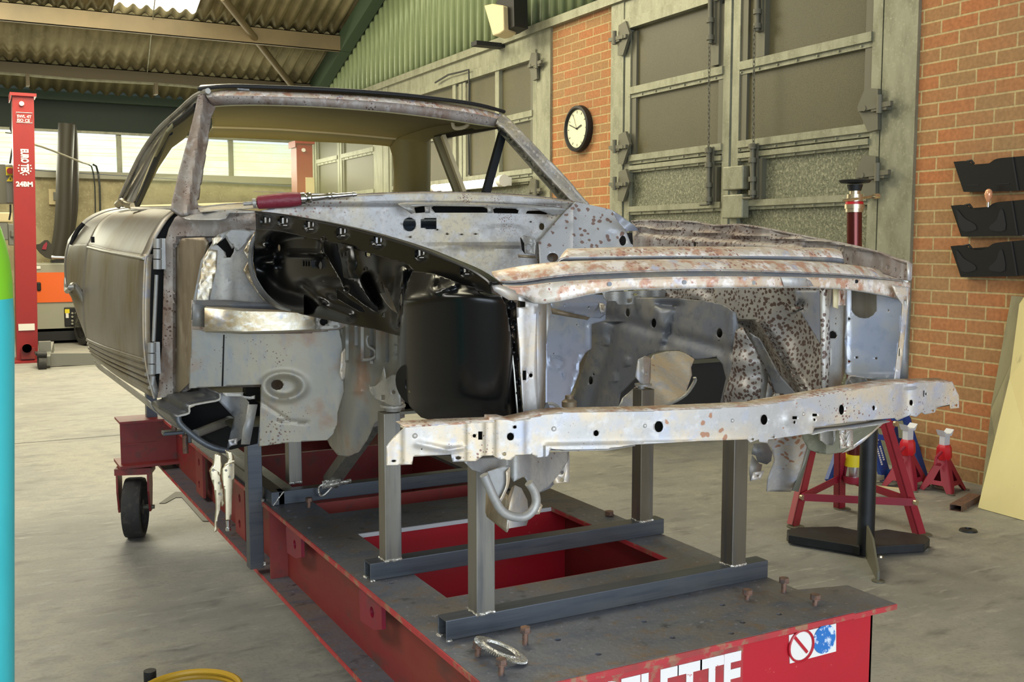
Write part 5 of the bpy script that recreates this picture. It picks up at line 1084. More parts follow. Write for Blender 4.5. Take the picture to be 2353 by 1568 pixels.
B().tube(cr([tuple(P(x, y, Y=1.9)) for x, y in ((1254, 930), (1268, 928), (1282, 936), (1290, 950))], 3), .004, n=6).obj('support_strap', m_gal, car)
# ---------------------------------------------------------------- upper crossmember (slam panel)
def sr(pts): return [P(x, y, Y=Y) for x, y, Y in pts]
def Y0(x):
    q = [(1130, 1.87), (1200, 1.84), (1290, 1.79), (1400, 1.76), (1550, 1.74), (1700, 1.72), (1850, 1.73), (1950, 1.75), (2030, 1.78), (2092, 1.80), (2200, 1.8)]
    for (a_, A_), (b_, B_) in zip(q[:-1], q[1:]):
        if x <= b_: return A_+(B_-A_)*max(0, x-a_)/(b_-a_)
def so(pts, d): return [P(x, y, Y=Y0(x)+d) for x, y in pts]
r1 = so([(1130, 624), (1200, 611), (1290, 601), (1400, 598), (1550, 596), (1700, 596), (1850, 600), (1950, 608), (2020, 620), (2060, 638)], .085)
r2 = so([(1132, 632), (1200, 624), (1290, 612), (1400, 607), (1550, 604), (1700, 604), (1850, 609), (1950, 615), (2020, 627), (2064, 641)], .062)
r3 = so([(1150, 648), (1200, 647), (1290, 634), (1400, 627), (1550, 622), (1700, 622), (1850, 627), (1950, 632), (2030, 640), (2072, 645)], .040)
r3b = so([(1152, 650), (1200, 650), (1290, 638), (1400, 631), (1550, 626), (1700, 626), (1850, 630), (1950, 634), (2030, 641), (2073, 646)], .046)
r4 = so([(1155, 655), (1200, 656), (1290, 647), (1400, 641), (1550, 636), (1700, 635), (1850, 637), (1950, 640), (2030, 644), (2075, 648)], .030)
r5 = sr([(1158, 657, 1.85), (1200, 659, 1.84), (1290, 648, 1.79), (1400, 642, 1.76), (1550, 637, 1.74), (1700, 636, 1.72), (1850, 638, 1.73), (1950, 641, 1.75), (2030, 645, 1.78), (2092, 650, 1.80)])
r6 = sr([(1165, 672, 1.85), (1210, 684, 1.84), (1250, 697, 1.80), (1400, 668, 1.76), (1550, 662, 1.74), (1700, 660, 1.72), (1850, 660, 1.73), (1950, 665, 1.75), (2030, 678, 1.78), (2090, 692, 1.80)])
slam = loft('slam_panel', [r1, r2, r3], m_rustpink, car, k=(3, 3), thick=.002, smooth=30)
face = loft('slam_panel_face', [r5, r6], m_rustpink, slam, k=(3, 3), thick=.002)
loft('slam_panel_groove', [r3, r3b, r4], m_bluegrey, slam, k=(1, 3), thick=.002)  # greyer steel colour here paints in the groove's shade
loft('slam_panel_face', [r4, r5], m_rustpink, slam, k=(1, 3), thick=.002)
loft('slam_panel_lip', [r6, [p+Vector((0, .03, .002)) for p in r6]], m_gal, slam, k=(1, 3), thick=.002)
s0 = so([(1282, 600), (1300, 574), (1330, 571), (1500, 567), (1700, 567), (1850, 569), (1915, 571), (1934, 580)], .19)
s1 = so([(1282, 600), (1298, 579), (1330, 575), (1500, 571), (1700, 571), (1850, 573), (1915, 575), (1935, 583)], .125)
s2 = so([(1280, 602), (1296, 593), (1330, 591), (1500, 588), (1700, 588), (1850, 590), (1915, 592), (1938, 595)], .10)
s3 = so([(1280, 603), (1296, 600), (1330, 600), (1500, 596), (1700, 596), (1850, 599), (1915, 603), (1940, 606)], .105)
loft('slam_panel_raised_strip', [s0, s1, s2], m_rustpink, slam, k=(3, 3), thick=.002, smooth=30)
loft('slam_panel_groove', [s2, s3], m_bluegrey, slam, k=(1, 3), thick=.002)  # upper groove, shade likewise put into its grey
C('corner_patch', [(1795, 637), (1812, 638), (1850, 639), (1862, 645), (1870, 658), (1802, 659)], lambda x, y, r=0: P(x, y, Y=Y0(x)-.006), m_cowl, step=0, thick=.001)
for x, y in ((1401, 653), (1573, 649), (1732, 650), (1968, 647)):
    p_ = P(x, y, Y=1.74); B().cyl(P(x, y, Y=Y0(x)-.004), P(x, y, Y=Y0(x)-.001), .0045, n=12).obj('plugged_hole', m_bluegrey if x != 1968 else m_dark, slam)
# ---------------------------------------------------------------- front valance
YV = [(888, 1.84), (930, 1.83), (1200, 1.76), (1500, 1.72), (1700, 1.70), (1900, 1.70), (2060, 1.70), (2205, 1.72)]
def yv(x):
    for (a, A_), (b_, B_) in zip(YV[:-1], YV[1:]):
        if x <= b_:
            i = [q[0] for q in YV].index(a); t = max(0, (x-a)/(b_-a)); q0 = YV[max(i-1, 0)][1]; q3 = YV[min(i+2, len(YV)-1)][1]
            return .5*((2*A_)+(B_-q0)*t+(2*q0-5*A_+4*B_-q3)*t*t+(3*A_-q0-3*B_+q3)*t**3)
    return YV[-1][1]
def SV(x, y, r=0): return P(x, y, Y=yv(x)-r)
SV.n = Vector((0, -1, 0))
vo = [(930, 981), (1010, 976), (1136, 971), (1137, 965), (1164, 965), (1182, 969), (1250, 954), (1290, 949), (1500, 945), (1660, 938), (1745, 934), (1762, 930), (1900, 906), (2000, 890), (2060, 881), (2188, 877), (2204, 910), (2204, 938), (2184, 940), (2183, 930), (2153, 937), (2149, 948), (2126, 953), (2118, 948), (2105, 959), (2090, 955), (2062, 967), (2056, 961), (1950, 971), (1872, 983), (1867, 996), (1765, 1011), (1764, 1019), (1745, 1016), (1744, 1010), (1724, 1018), (1718, 1010), (1600, 1014), (1460, 1022), (1400, 1032), (1300, 1035), (1266, 1032), (1259, 1050), (1235, 1052), (1222, 1044), (1186, 1047), (1175, 1058), (1148, 1056), (1132, 1047), (1110, 1048), (1094, 1060), (1040, 1062), (1036, 1045), (950, 1050), (947, 1068), (888, 1070), (888, 1026), (906, 1004)]
vh = [el(1173, 1004, 8, 9), el(1183, 982, 4), rc(1099, 992, 1108, 1011), el(1090, 1002, 4), el(1053, 1053, 6, 4), el(1159, 1044, 4), el(969, 1033, 1.6), el(1370, 996, 6, 7), el(1514, 981, 10, 13), el(1756, 965, 8, 12), rc(1821, 957, 1832, 964), el(1826, 971, 2.6, 4), rc(1867, 951, 1878, 957), el(1872, 965, 2.6, 4), el(1934, 942, 6, 12), el(2094, 926, 4, 7), el(2008, 938, 3, 6), rc(2122, 898, 2125, 912), el(2128, 906, 2, 3), el(2198, 932, 3), el(2144, 944, 2.4), el(905, 1060, 5, 3), el(1730, 1010, 3), el(1778, 1005, 2.5)]
def rel_v(x, y):
    r_ = .0
    for a, b_, s in () and ((954, 1002, 6), (1273, 986, 6), (1482, 979, 5), (1683, 967, 5), (1846, 952, 5), (1963, 935, 4), (2052, 918, 4)): r_ += disc(x, y, a, b_, s, s, .005)
    r_ += seg(x, y, 960, 1020, 1030, 1035, 8, .004)+seg(x, y, 1030, 1035, 1060, 1030, 6, .004)
    for a in (1075, 1115, 1140, 1205): r_ += .003*math.exp(-((x-a)/3.0)**2)
    r_ += .006/(1+math.exp(-(y-(1022-(x-1250)*.02))/3.0)) if 1250 < x < 1720 else 0
    for a in (1875, 1812): r_ += .005*math.exp(-((x-a)/12.0)**2)*math.exp(-((y-965)/14.0)**2)
    r_ += -.008*math.exp(-((x-2080)/14.0)**2)
    return r_
val = C('front_valance', vo, SV, m_val, holes=vh, relief=rel_v, step=6, thick=.002)
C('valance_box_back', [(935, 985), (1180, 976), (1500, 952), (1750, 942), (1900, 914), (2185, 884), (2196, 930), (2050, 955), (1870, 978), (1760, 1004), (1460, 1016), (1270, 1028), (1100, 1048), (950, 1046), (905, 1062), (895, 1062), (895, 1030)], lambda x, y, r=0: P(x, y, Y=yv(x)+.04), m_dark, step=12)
for a, b_, s in ((954, 1002, 6), (1273, 986, 6), (1482, 979, 5), (1683, 967, 5), (1846, 952, 5), (1963, 935, 4), (2052, 918, 4)):
    B().lathe(SV(a, b_), (0, -1, 0), [(.0055*s/6, 0), (.0045*s/6, .002), (.002, .0032), (0, .0034)], n=14).obj('pressed_dimple', m_val, val)
vt = [v for v in vo[:16]]
loft('valance_top_return', [[SV(x, y) for x, y in vt], [SV(x, y)+Vector((0, .045, .004)) for x, y in vt]], m_rustpink, val, linear=True, thick=.002, smooth=20)
bl_ = [(1262, 1034), (1300, 1036), (1400, 1033), (1460, 1023)]
loft('valance_lower_lip', [[SV(x, y) for x, y in bl_], [SV(x, y)+Vector((0, .05, -.002)) for x, y in bl_]], m_gal, val, linear=True, thick=.002)
bl_ = [(1868, 998), (1900, 990), (1960, 984), (2020, 975), (2045, 968)]
loft('valance_lower_lip', [[SV(x, y) for x, y in bl_], [SV(x, y)+Vector((0, .05, .0)) for x, y in bl_]], m_val, val, linear=True, thick=.002)
p_ = P(2075, 893, Y=1.73); B().lathe(p_, (0, 0, 1), [(.03, 0), (.033, .004), (.03, .007)], n=20).obj('valance_cup', m_val, val)
for x, y, s in ((1010, 973, 22), (2150, 880, 20)): C('torn_edge', [(x-s, y+1), (x-s*.5, y-4), (x, y-1), (x+s*.7, y-4), (x+s, y+1)], PY(yv(x)+.03), m_gal, step=0)
# ---------------------------------------------------------------- below the valance, left: bracket, loop and box
YL = 1.92
C('tow_bracket_skin', [(1068, 1062), (1090, 1055), (1180, 1048), (1262, 1040), (1308, 1038), (1305, 1060), (1285, 1090), (1262, 1118), (1240, 1132), (1224, 1125), (1205, 1095), (1180, 1108), (1172, 1095), (1165, 1070), (1150, 1085), (1115, 1090), (1085, 1080)], P3((1070, 1060, 1.88), (1300, 1040, 2.0), (1240, 1130, 1.95)), m_gal, step=6, relief=lambda x, y: .02*math.exp(-((x-1200)/45.0)**2)-.012*math.exp(-((x-1165)/12.0)**2))
C('tow_bracket_web', [(1120, 1085), (1165, 1070), (1172, 1075), (1170, 1100), (1165, 1125), (1153, 1152), (1146, 1152), (1130, 1120)], PY(1.87), m_gal, step=8)
loft('tow_bracket_lip', [[P(1173, 1075, Y=1.865), P(1171, 1110, Y=1.865), P(1160, 1140, Y=1.865), P(1152, 1155, Y=1.865)], [P(1164, 1085, Y=1.86), P(1164, 1115, Y=1.86), P(1154, 1140, Y=1.86), P(1149, 1150, Y=1.86)]], m_val, car, k=(3, 3))
C('bracket_curl', [(1225, 1110), (1260, 1085), (1300, 1040), (1308, 1045), (1308, 1060), (1290, 1095), (1265, 1122), (1240, 1133), (1226, 1130)], P3((1225, 1120, 1.93), (1305, 1050, 2.06), (1240, 1132, 1.99)), m_bluegrey, step=8, relief=lambda x, y: .012*math.sin((x+y)*.05))
C('hinge_plate', [(1272, 1090), (1300, 1045), (1309, 1045), (1309, 1108), (1272, 1112)], PY(2.03), m_val, holes=[el(1292, 1086, 4), el(1292, 1104, 4)], step=0)
C('jack_box', [(1118, 1100), (1150, 1125), (1168, 1140), (1175, 1120), (1180, 1118), (1168, 1160), (1166, 1215), (1163, 1224), (1118, 1188), (1117, 1182), (1115, 1178)], P3((1118, 1105, 1.98), (1165, 1222, 1.88), (1165, 1120, 1.90)), m_brown, step=0)
C('jack_box', [(1166, 1215), (1168, 1185), (1180, 1120), (1185, 1116), (1198, 1122), (1212, 1150), (1216, 1190), (1210, 1208), (1170, 1215), (1166, 1224)], P3((1166, 1215, 1.88), (1212, 1150, 1.96), (1185, 1118, 1.90)), m_val, step=0)
C('jack_box', [(1222, 1160), (1240, 1154), (1247, 1162), (1240, 1182), (1224, 1184)], PY(1.98), m_val, holes=[el(1234, 1170, 3)], step=0)
loopp = [(1112, 1092), (1122, 1115), (1138, 1150), (1155, 1176), (1180, 1188), (1205, 1188), (1222, 1176), (1232, 1155), (1228, 1130), (1215, 1110)]
B().tube(cr([tuple(P(x, y, Y=1.84)) for x, y in loopp], 4), .0095, n=12).obj('towing_eye', m_gal, car)
# right lower structure
C('lower_skirt', [(1842, 985), (1900, 975), (2020, 965), (2025, 970), (2005, 992), (1985, 1010), (1965, 1026), (1935, 1040), (1905, 1045), (1880, 1042), (1858, 1034), (1845, 1010)], P3((1845, 1000, 1.90), (2020, 968, 1.88), (1905, 1044, 1.95)), m_galv, step=8, relief=lambda x, y: .02*math.exp(-((x-1900)/14.0)**2))
C('lower_skirt_flange', [(2005, 992), (2029, 968), (2032, 972), (1985, 1015), (1960, 1033), (1935, 1042)], PY(1.86), m_val, step=0)
C('jacking_post', [(1880, 985), (1925, 978), (1918, 1015), (1912, 1024), (1898, 1022), (1890, 1015), (1882, 1012)], PY(1.86), m_gal, step=5, relief=lambda x, y: .012*math.sin((x-1880)*.2))
C('three_hole_plate', [(1930, 990), (1960, 987), (1961, 1028), (1931, 1032)], PY(1.83), m_val, holes=[el(1943, 996, 2.4), el(1944, 1009, 3), el(1944, 1023, 2.4)], step=0)
# front leg of the right longitudinal below the valance
C('lower_side_member', [(1760, 1015), (1800, 1005), (1850, 998), (1858, 1010), (1840, 1080), (1818, 1131), (1762, 1130), (1765, 1100), (1780, 1060), (1775, 1035)], P3((1765, 1020, 2.15), (1820, 1130, 2.25), (1850, 1000, 2.1)), m_val, step=7, relief=lambda x, y: .012*math.sin(x*.08))
C('lower_side_member', [(1820, 1128), (1842, 1078), (1860, 1010), (1872, 1004), (1858, 1050), (1835, 1131)], PY(2.2), m_galvd, step=0)
C('lower_side_member', [(1732, 1020), (1762, 1018), (1775, 1040), (1772, 1060), (1762, 1068), (1742, 1062), (1738, 1048), (1728, 1045)], PY(2.3), m_bluegrey, step=0)
C('lower_side_member', [(1728, 1046), (1745, 1066), (1752, 1068), (1745, 1100), (1725, 1106), (1722, 1080)], PY(2.32), m_gal, step=0)
C('small_angle_plate', [(1732, 1086), (1756, 1083), (1748, 1102), (1725, 1105)], PY(2.2), m_val, holes=[el(1742, 1094, 3, 2)], step=0)
# ---------------------------------------------------------------- bulkhead
def rel_bh(x, y):
    r_ = .02/(1+math.exp((y-(471+.000*x))/2.0))
    r_ += seg(x, y, 1235, 560, 1308, 482, 3, .012)
    r_ += disc(x, y, 1160, 540, 58, 24, .004)
    r_ += .015*math.exp(-((y-(568-(x-1000)*.02))/4.0)**2)*(1 if 980 < x < 1200 else 0)
    return r_
bh = [(590, 487), (640, 474), (720, 462), (800, 452), (880, 447), (960, 444), (1080, 446), (1180, 450), (1260, 458), (1320, 466), (1322, 480), (1290, 500), (1240, 555), (1236, 610), (1240, 640), (1120, 650), (1000, 640), (800, 560), (640, 520), (592, 510)]
slots = [[(952, 477), (975, 474), (978, 488), (955, 490)], [(991, 478), (996, 474), (1110, 476), (1120, 480), (1121, 489), (1000, 489)], [(1133, 481), (1140, 478), (1185, 480), (1192, 484), (1190, 491), (1135, 490)], [(1212, 485), (1240, 484), (1260, 490), (1255, 493), (1208, 491)]]
bulk = C('bulkhead', bh, P3((600, 500, 3.20), (1320, 480, 3.12), (1000, 620, 3.14)), m_cowl, relief=rel_bh, step=8, holes=[el(941, 516, 15, 16, n=20), [(967, 504), (975, 504), (975, 501), (1003, 501), (1003, 527), (979, 527), (978, 524), (967, 524)], el(943, 545, 2.6), el(1245, 521, 6, 8, n=14), el(1028, 538, 3, 2), el(1061, 539, 3, 2), el(1093, 538, 3, 2), el(1005, 528, 2), el(1220, 510, 2)]+slots)
C('heater_box', [(915, 490), (1015, 490), (1015, 540), (915, 540)], PY(3.32), m_holei, step=6, relief=lambda x, y: .03*math.sin(y*.25))
C('plenum_dark', [(920, 468), (1290, 468), (1290, 498), (930, 498)], PY(3.24), m_dark, step=0)
ve = [(914, 468), (930, 466), (1080, 466), (1220, 472), (1280, 477), (1302, 480), (1290, 492), (1270, 497), (1262, 492), (1225, 478), (1100, 474), (990, 472), (945, 474), (955, 488), (945, 492)]
C('vent_surround', ve, P3((600, 500, 3.15), (1320, 480, 3.07), (1000, 620, 3.09)), m_gal, step=8, relief=lambda x, y: .012*math.sin((y-466)*.12))
for x in (983, 1127): C('vent_bar', [(x-6, 476), (x+6, 476), (x+5, 490), (x-6, 490)], PY(3.07), m_gal, step=0)
C('mounting_bracket', [(1196, 545), (1205, 541), (1228, 547), (1232, 556), (1229, 586), (1207, 583), (1206, 560)], PY(3.02), m_gal, holes=[el(1214, 569, 6, 7, n=12)], step=6, relief=lambda x, y: .006*math.sin(x*.2))
C('mounting_bracket_foot', [(1190, 585), (1230, 588), (1232, 594), (1192, 592)], PY(3.0), m_brown, step=0)
C('bracket_side', [(1196, 546), (1208, 560), (1207, 584), (1200, 575)], PY(3.05), m_dark, step=0)
# bright cowl edge strip above bulkhead
ct = sr([(455, 478, 3.36), (520, 470, 3.33), (600, 466, 3.3), (700, 458, 3.27), (800, 449, 3.25), (900, 444, 3.24), (1000, 442, 3.22), (1150, 446, 3.2), (1260, 455, 3.2), (1340, 468, 3.2)])
cb = sr([(460, 486, 3.28), (520, 482, 3.25), (600, 476, 3.22), (700, 468, 3.2), (800, 462, 3.17), (900, 461, 3.15), (1000, 461, 3.14), (1150, 464, 3.12), (1260, 472, 3.12), (1345, 484, 3.12)])
loft('cowl_top', [ct, cb], m_cowl, car, k=(3, 4), thick=.003)
loft('cowl_top', [ct, [p+Vector((0, .07, -.01)) for p in ct]], m_rust, car, k=(3, 4), thick=.003)
# right hand inner bulkhead side with blotchy spots
rs = [(1322, 464), (1380, 476), (1405, 482), (1420, 492), (1452, 520), (1440, 535), (1450, 560), (1470, 575), (1470, 600), (1240, 610), (1237, 556), (1300, 484)]
C('cowl_side_panel', rs, P3((1310, 480, 3.10), (1240, 600, 3.06), (1450, 530, 2.98)), m_cowlspot, step=8, holes=[el(1431, 553, 8, 12, n=14), el(1461, 561, 5, 7, n=12), el(1270, 592, 13, 11, n=16)], relief=lambda x, y: disc(x, y, 1409, 550, 17, 20, -.008)+.01*math.exp(-((x-1315)/5.0)**2))
C('dark_hole_back', [(1250, 575), (1290, 575), (1290, 612), (1250, 612)], PY(3.2), m_rust, step=0)
C('dark_hole_back', [(1420, 535), (1475, 535), (1475, 580), (1420, 580)], PY(3.2), m_dark, step=0)
C('hood_hinge_lip', [(1405, 482), (1418, 490), (1455, 516), (1470, 530), (1440, 532), (1425, 515), (1415, 500)], PY(2.95), m_blues, step=6, relief=lambda x, y: .008*math.sin((x+y)*.1))
# ---------------------------------------------------------------- right inner wing upper rail
rt = [(1452, 509), (1500, 507), (1560, 509), (1600, 511), (1640, 519), (1700, 517), (1760, 526), (1830, 540), (1900, 554), (1960, 566), (2020, 581), (2060, 596), (2088, 604), (2094, 612)]
rbm = [(1456, 600), (1500, 600), (1560, 600), (1600, 600), (1640, 600), (1700, 600), (1760, 600), (1830, 600), (1900, 606), (1960, 612), (2020, 626), (2060, 640), (2088, 646), (2093, 642)]
VR = V2(1452, 3.0, 2093, 1.76)
def rel_r(x, y):
    import bisect
    e = 536+(x-1452)*.075 if x < 1900 else 570+(x-1900)*.2
    r_ = .03/(1+math.exp(-(y-e)/2.0)) if x < 1850 else .0
    r_ += .012*math.exp(-((y-(e-14))/4.0)**2)+.004*math.sin(x*.09)
    return r_
rw = C('right_wing_rail', rt+rbm[::-1], VR, m_rust, relief=rel_r, step=7, holes=[el(1596, 562, 4, 6, n=10), el(2040, 615, 2, 5, n=8), el(2058, 620, 2, 5, n=8)], thick=.003)
loft('right_wing_top_flange', [[VR(x, y) for x, y in rt], [VR(x, y)+Vector((.03*min(1, (2093-x)/200), .004, -.004)) for x, y in rt]], m_rust, rw, k=(3, 3), thick=.002)
B().tube(cr([tuple(VR(x, y, .0)) for x, y in rt], 2), .004, n=6).obj('right_wing_bead', m_rust, rw)
C('wing_tip_edge', [(2086, 604), (2094, 608), (2094, 645), (2086, 644)], PY(1.75), m_val, step=0)
C('bonnet_tab', [(1928, 568), (1940, 569), (1940, 582), (1928, 580)], PY(1.96), m_brown, holes=[el(1934, 574, 2)], step=0)
# outer wing skin on the right, seen as a dark edge
ro = rt[::2]
def rof(i, dx, dz): k = 1-i/(len(ro)-1); p_ = VR(*ro[i]); return p_+(p_-C0).normalized()*.2*(1-k)+Vector(((.03+dx)*k, 0, dz))
loft('right_outer_wing', [[rof(i, 0, -.004) for i in range(len(ro))], [rof(i, .06, -.1) for i in range(len(ro))], [rof(i, .07, -.32) for i in range(len(ro))]], m_steel, car, k=(3, 2), thick=.003)
# ---------------------------------------------------------------- right inner wing, seen through the nose
X1 = PX(1.95)
gw = [(1388, 700), (1400, 690), (1460, 684), (1560, 686), (1620, 692), (1660, 700), (1692, 720), (1698, 760), (1690, 850), (1668, 935), (1655, 925), (1668, 870), (1660, 838), (1645, 820), (1600, 828), (1575, 812), (1560, 807), (1530, 806), (1500, 812), (1482, 820), (1478, 836), (1460, 870), (1425, 905), (1418, 946), (1306, 946), (1320, 905), (1345, 830), (1357, 790), (1358, 740)]
def rel_g(x, y):
    r_ = seg(x, y, 1515, 700, 1560, 702, 8, -.02)+seg(x, y, 1555, 710, 1530, 790, 9, -.015)+seg(x, y, 1510, 705, 1525, 780, 14, .014)
    for a, b_ in ((1393, 784), (1440, 832), (1411, 868)): r_ += disc(x, y, a, b_, 8, 12, .006)
    r_ += .015*math.exp(-((x-1680)/10.0)**2)-.02*math.exp(-((x-1395+(y-800)*.3)/16.0)**2)*(1 if y > 740 else 0)
    r_ += -.012*math.exp(-(((y-730)-(x-1400)*.28)/14.0)**2)
    return r_
iw = C('right_inner_wing', gw, X1, m_bluegrey, relief=rel_g, step=6, holes=[el(1442, 719, 5, 10, n=12), el(1502, 743, 6, 11, n=12), el(1653, 766, 7, 11, n=12), el(1357, 875, 5, 10, n=12), el(1364, 861, 2, 3, n=8), el(1652, 784, 1.5), el(1548, 703, 4, 1.6, n=8)])
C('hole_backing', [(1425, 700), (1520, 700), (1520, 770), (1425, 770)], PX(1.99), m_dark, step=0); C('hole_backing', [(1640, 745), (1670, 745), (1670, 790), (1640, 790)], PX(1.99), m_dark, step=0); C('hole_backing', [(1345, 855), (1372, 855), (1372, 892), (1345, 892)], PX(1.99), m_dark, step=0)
lf = [(1252, 700), (1300, 690), (1362, 712), (1392, 722), (1392, 736), (1360, 745), (1360, 800), (1345, 812), (1332, 835), (1330, 860), (1310, 910), (1304, 946), (1254, 946), (1254, 800)]
C('footwell_side', lf, P3((1254, 800, 2.7), (1390, 730, 2.75), (1310, 940, 2.72)), m_blues, step=6, relief=lambda x, y: disc(x, y, 1277, 835, 19, 17, .01)-disc(x, y, 1277, 835, 15, 13, .007)+disc(x, y, 1297, 861, 5, 5, .006)+seg(x, y, 1346, 740, 1346, 795, 3, -.006)+seg(x, y, 1330, 815, 1306, 920, 4, -.006), holes=[el(1273, 813, 1.6), el(1326, 747, 1.6)])
C('strut_end', [(1266, 680), (1300, 672), (1385, 678), (1394, 692), (1392, 722), (1380, 732), (1356, 730), (1266, 708)], P3((1266, 690, 2.3), (1390, 700, 2.6), (1300, 730, 2.4)), m_blues, step=7, relief=lambda x, y: .02*math.exp(-((y-700)/14.0)**2), holes=[el(1297, 702, 3), el(1353, 707, 2.5)])
C('strut_lower_lip', [(1266, 708), (1356, 730), (1350, 736), (1270, 722)], PY(2.5), m_brown, step=0)  # brown lip strip under the strut end
C('strut_end_cap', [(1378, 698), (1390, 700), (1392, 718), (1380, 720)], PY(2.5), m_val, step=5, relief=lambda x, y: .005*math.sin(x+y))
C('upper_brace_plate', [(1384, 672), (1480, 668), (1600, 664), (1620, 672), (1560, 684), (1470, 684), (1462, 698), (1440, 702), (1420, 700), (1412, 692), (1396, 692), (1392, 698)], PY(2.78), m_gal, step=7, holes=[el(1447, 691, 6, 6), el(1460, 677, 6, 3)], relief=lambda x, y: .004*math.sin(x*.2))
C('upper_wing_underside', [(1480, 655), (1900, 655), (1900, 680), (1740, 760), (1700, 730), (1660, 700), (1600, 690), (1540, 684), (1480, 682)], P3((1480, 680, 2.9), (1700, 740, 2.38), (1900, 660, 2.05)), m_spot, step=8, relief=lambda x, y: .01*math.sin(x*.07)*math.sin(y*.1))
# leopard-spotted wheel arch side
X2 = V2(1690, 2.36, 1890, 2.02)
def rel_s(x, y):
    r_ = -.05*math.exp(-((x-1830)/55.0)**2-((y-760)/90.0)**2)
    r_ += disc(x, y, 1842, 702, 12, 12, -.02)
    r_ += .03*math.exp(-(((x-1745)-(y-740)*.62)/9.0)**2)*(1 if y > 735 else 0)
    r_ += -.05*max(0, min(1, ((1745-x)+(y-740)*.62)/30))*(1 if y > 735 else 0)
    return r_
C('wheel_arch_side', [(1640, 660), (1700, 656), (1886, 656), (1886, 922), (1820, 926), (1790, 922), (1770, 900), (1750, 860), (1735, 820), (1715, 790), (1700, 770), (1690, 735), (1665, 712), (1640, 700)], X2, m_spot, relief=rel_s, step=6, holes=[el(1871, 711, 3, 2.5)])
C('blue_lit_patch', [(1828, 668), (1884, 668), (1884, 790), (1866, 760), (1850, 735), (1828, 700)], lambda x, y, r=0: X2(x, y, r+.003), m_blues, relief=rel_s, step=6, thick=.001)  # bluer sheet over the arch side, blue light put into its colour
C('wheel_arch_gusset', [(1722, 765), (1745, 780), (1790, 860), (1840, 918), (1886, 932), (1886, 944), (1800, 950), (1780, 900), (1760, 850), (1740, 810)], V2(1700, 2.25, 1886, 2.0), m_bluegrey, step=7, relief=lambda x, y: .01*math.exp(-(((x-1745)-(y-780)*.75)/6.0)**2))
C('wheel_arch_front', [(1690, 760), (1706, 752), (1716, 772), (1735, 800), (1750, 840), (1752, 880), (1742, 935), (1700, 940), (1664, 938), (1662, 910), (1672, 880), (1682, 845), (1684, 800)], V2(1660, 2.28, 1750, 2.15), m_spot, step=6, relief=lambda x, y: .03*math.sin(max(0, min(1, (x-1664)/86))*3.14)+.006*math.sin(y*.1), holes=[rc(1668, 924, 1675, 932)])
C('wheel_arch_front_side', [(1742, 935), (1752, 880), (1750, 840), (1764, 860), (1768, 890), (1758, 935)], PY(2.2), m_gal, step=0)
C('arch_lower_piece', [(1770, 935), (1780, 905), (1800, 905), (1820, 925), (1830, 935)], PY(2.05), m_spot, step=0)
C('arch_lower_piece', [(1758, 930), (1766, 880), (1776, 900), (1770, 935)], PY(2.12), m_gal, step=0)
# floor piece and mount seen through the hole
C('floor_piece', [(1416, 946), (1430, 915), (1470, 880), (1500, 816), (1530, 808), (1562, 806), (1592, 812), (1597, 822), (1588, 845), (1590, 862), (1575, 905), (1540, 928), (1500, 946)], P3((1430, 930, 2.95), (1560, 820, 3.3), (1540, 925, 3.0)), m_val, step=8, relief=lambda x, y: .01*math.sin((x-y)*.06))
B().tube(cr([tuple(P(x, y, Y=2.9)) for x, y in ((1502, 940), (1540, 928), (1575, 908), (1596, 878), (1596, 868))], 3), .009, n=8, flat=.5).obj('floor_piece_lip', m_gal, car)
C('mount_cup', [(1466, 826), (1484, 818), (1496, 822), (1495, 870), (1492, 884), (1472, 884), (1464, 872), (1460, 866)], PY(2.68), m_val, step=6, relief=lambda x, y: .015*math.exp(-((x-1480)/9.0)**2), holes=[el(1485, 860, 2.6), rc(1458+2, 866, 1465, 872)] if False else [el(1485, 860, 2.6)])
B().cyl(P(1478, 886, Y=Yb+.03), P(1478, 882, Y=Yb+.03), .028).cyl(P(1474, 898, Y=Yb+.03), P(1474, 884, Y=Yb+.03), .012).obj('mount_foot', m_gal, car)
B().lathe(P(1308, 948, Y=2.05), (0, 0, 1), [(.014, 0), (.014, .012), (.018, .014), (.018, .026), (.012, .03), (.010, .032), (.010, .04), (.008, .04)], n=18).obj('bolted_bush', m_brown, car)
# ---------------------------------------------------------------- right radiator support and headlamp pan
C('radiator_support', [(1884, 662), (1912, 662), (1906, 720), (1908, 800), (1902, 915), (1888, 918), (1886, 800)], PY(1.87), m_spot, step=6, relief=lambda x, y: .008*math.sin(max(0, min(1, (x-1886)/22))*3.14))
C('support_side', [(1906, 664), (1950, 664), (1948, 740), (1942, 800), (1940, 860), (1925, 912), (1902, 915), (1906, 800)], V2(1902, 1.87, 1950, 1.95), m_gal, step=6, holes=[[(1903, 770), (1905, 764), (1914, 760), (1922, 765), (1925, 773), (1922, 778), (1906, 778)], rc(1906, 798, 1909, 840), el(1922, 732, 2), el(1921, 744, 2), el(1909, 900, 2)])
C('support_side_back', [(1895, 750), (1932, 750), (1932, 845), (1895, 845)], PY(2.0), m_dark, step=0)
C('striker_tab', [(1916, 662), (1928, 662), (1926, 710), (1915, 706)], PY(1.84), m_cream, step=0)
C('striker_tab', [(1928, 664), (1946, 664), (1944, 702), (1928, 702)], PY(1.86), m_rustpink, step=6, relief=lambda x, y: .008*math.sin(x*.5))
hole = [(1956, 662), (2014, 662), (2014, 715)]+[(1985+29*math.cos(a), 708+24*math.sin(a)) for a in [k*math.pi/8 for k in range(1, 8)]]+[(1956, 712)]
pn = [(1946, 650), (2040, 655), (2076, 684), (2070, 760), (2058, 850), (2052, 886), (2042, 887), (2030, 878), (1990, 870), (1950, 862), (1941, 858), (1940, 780)]
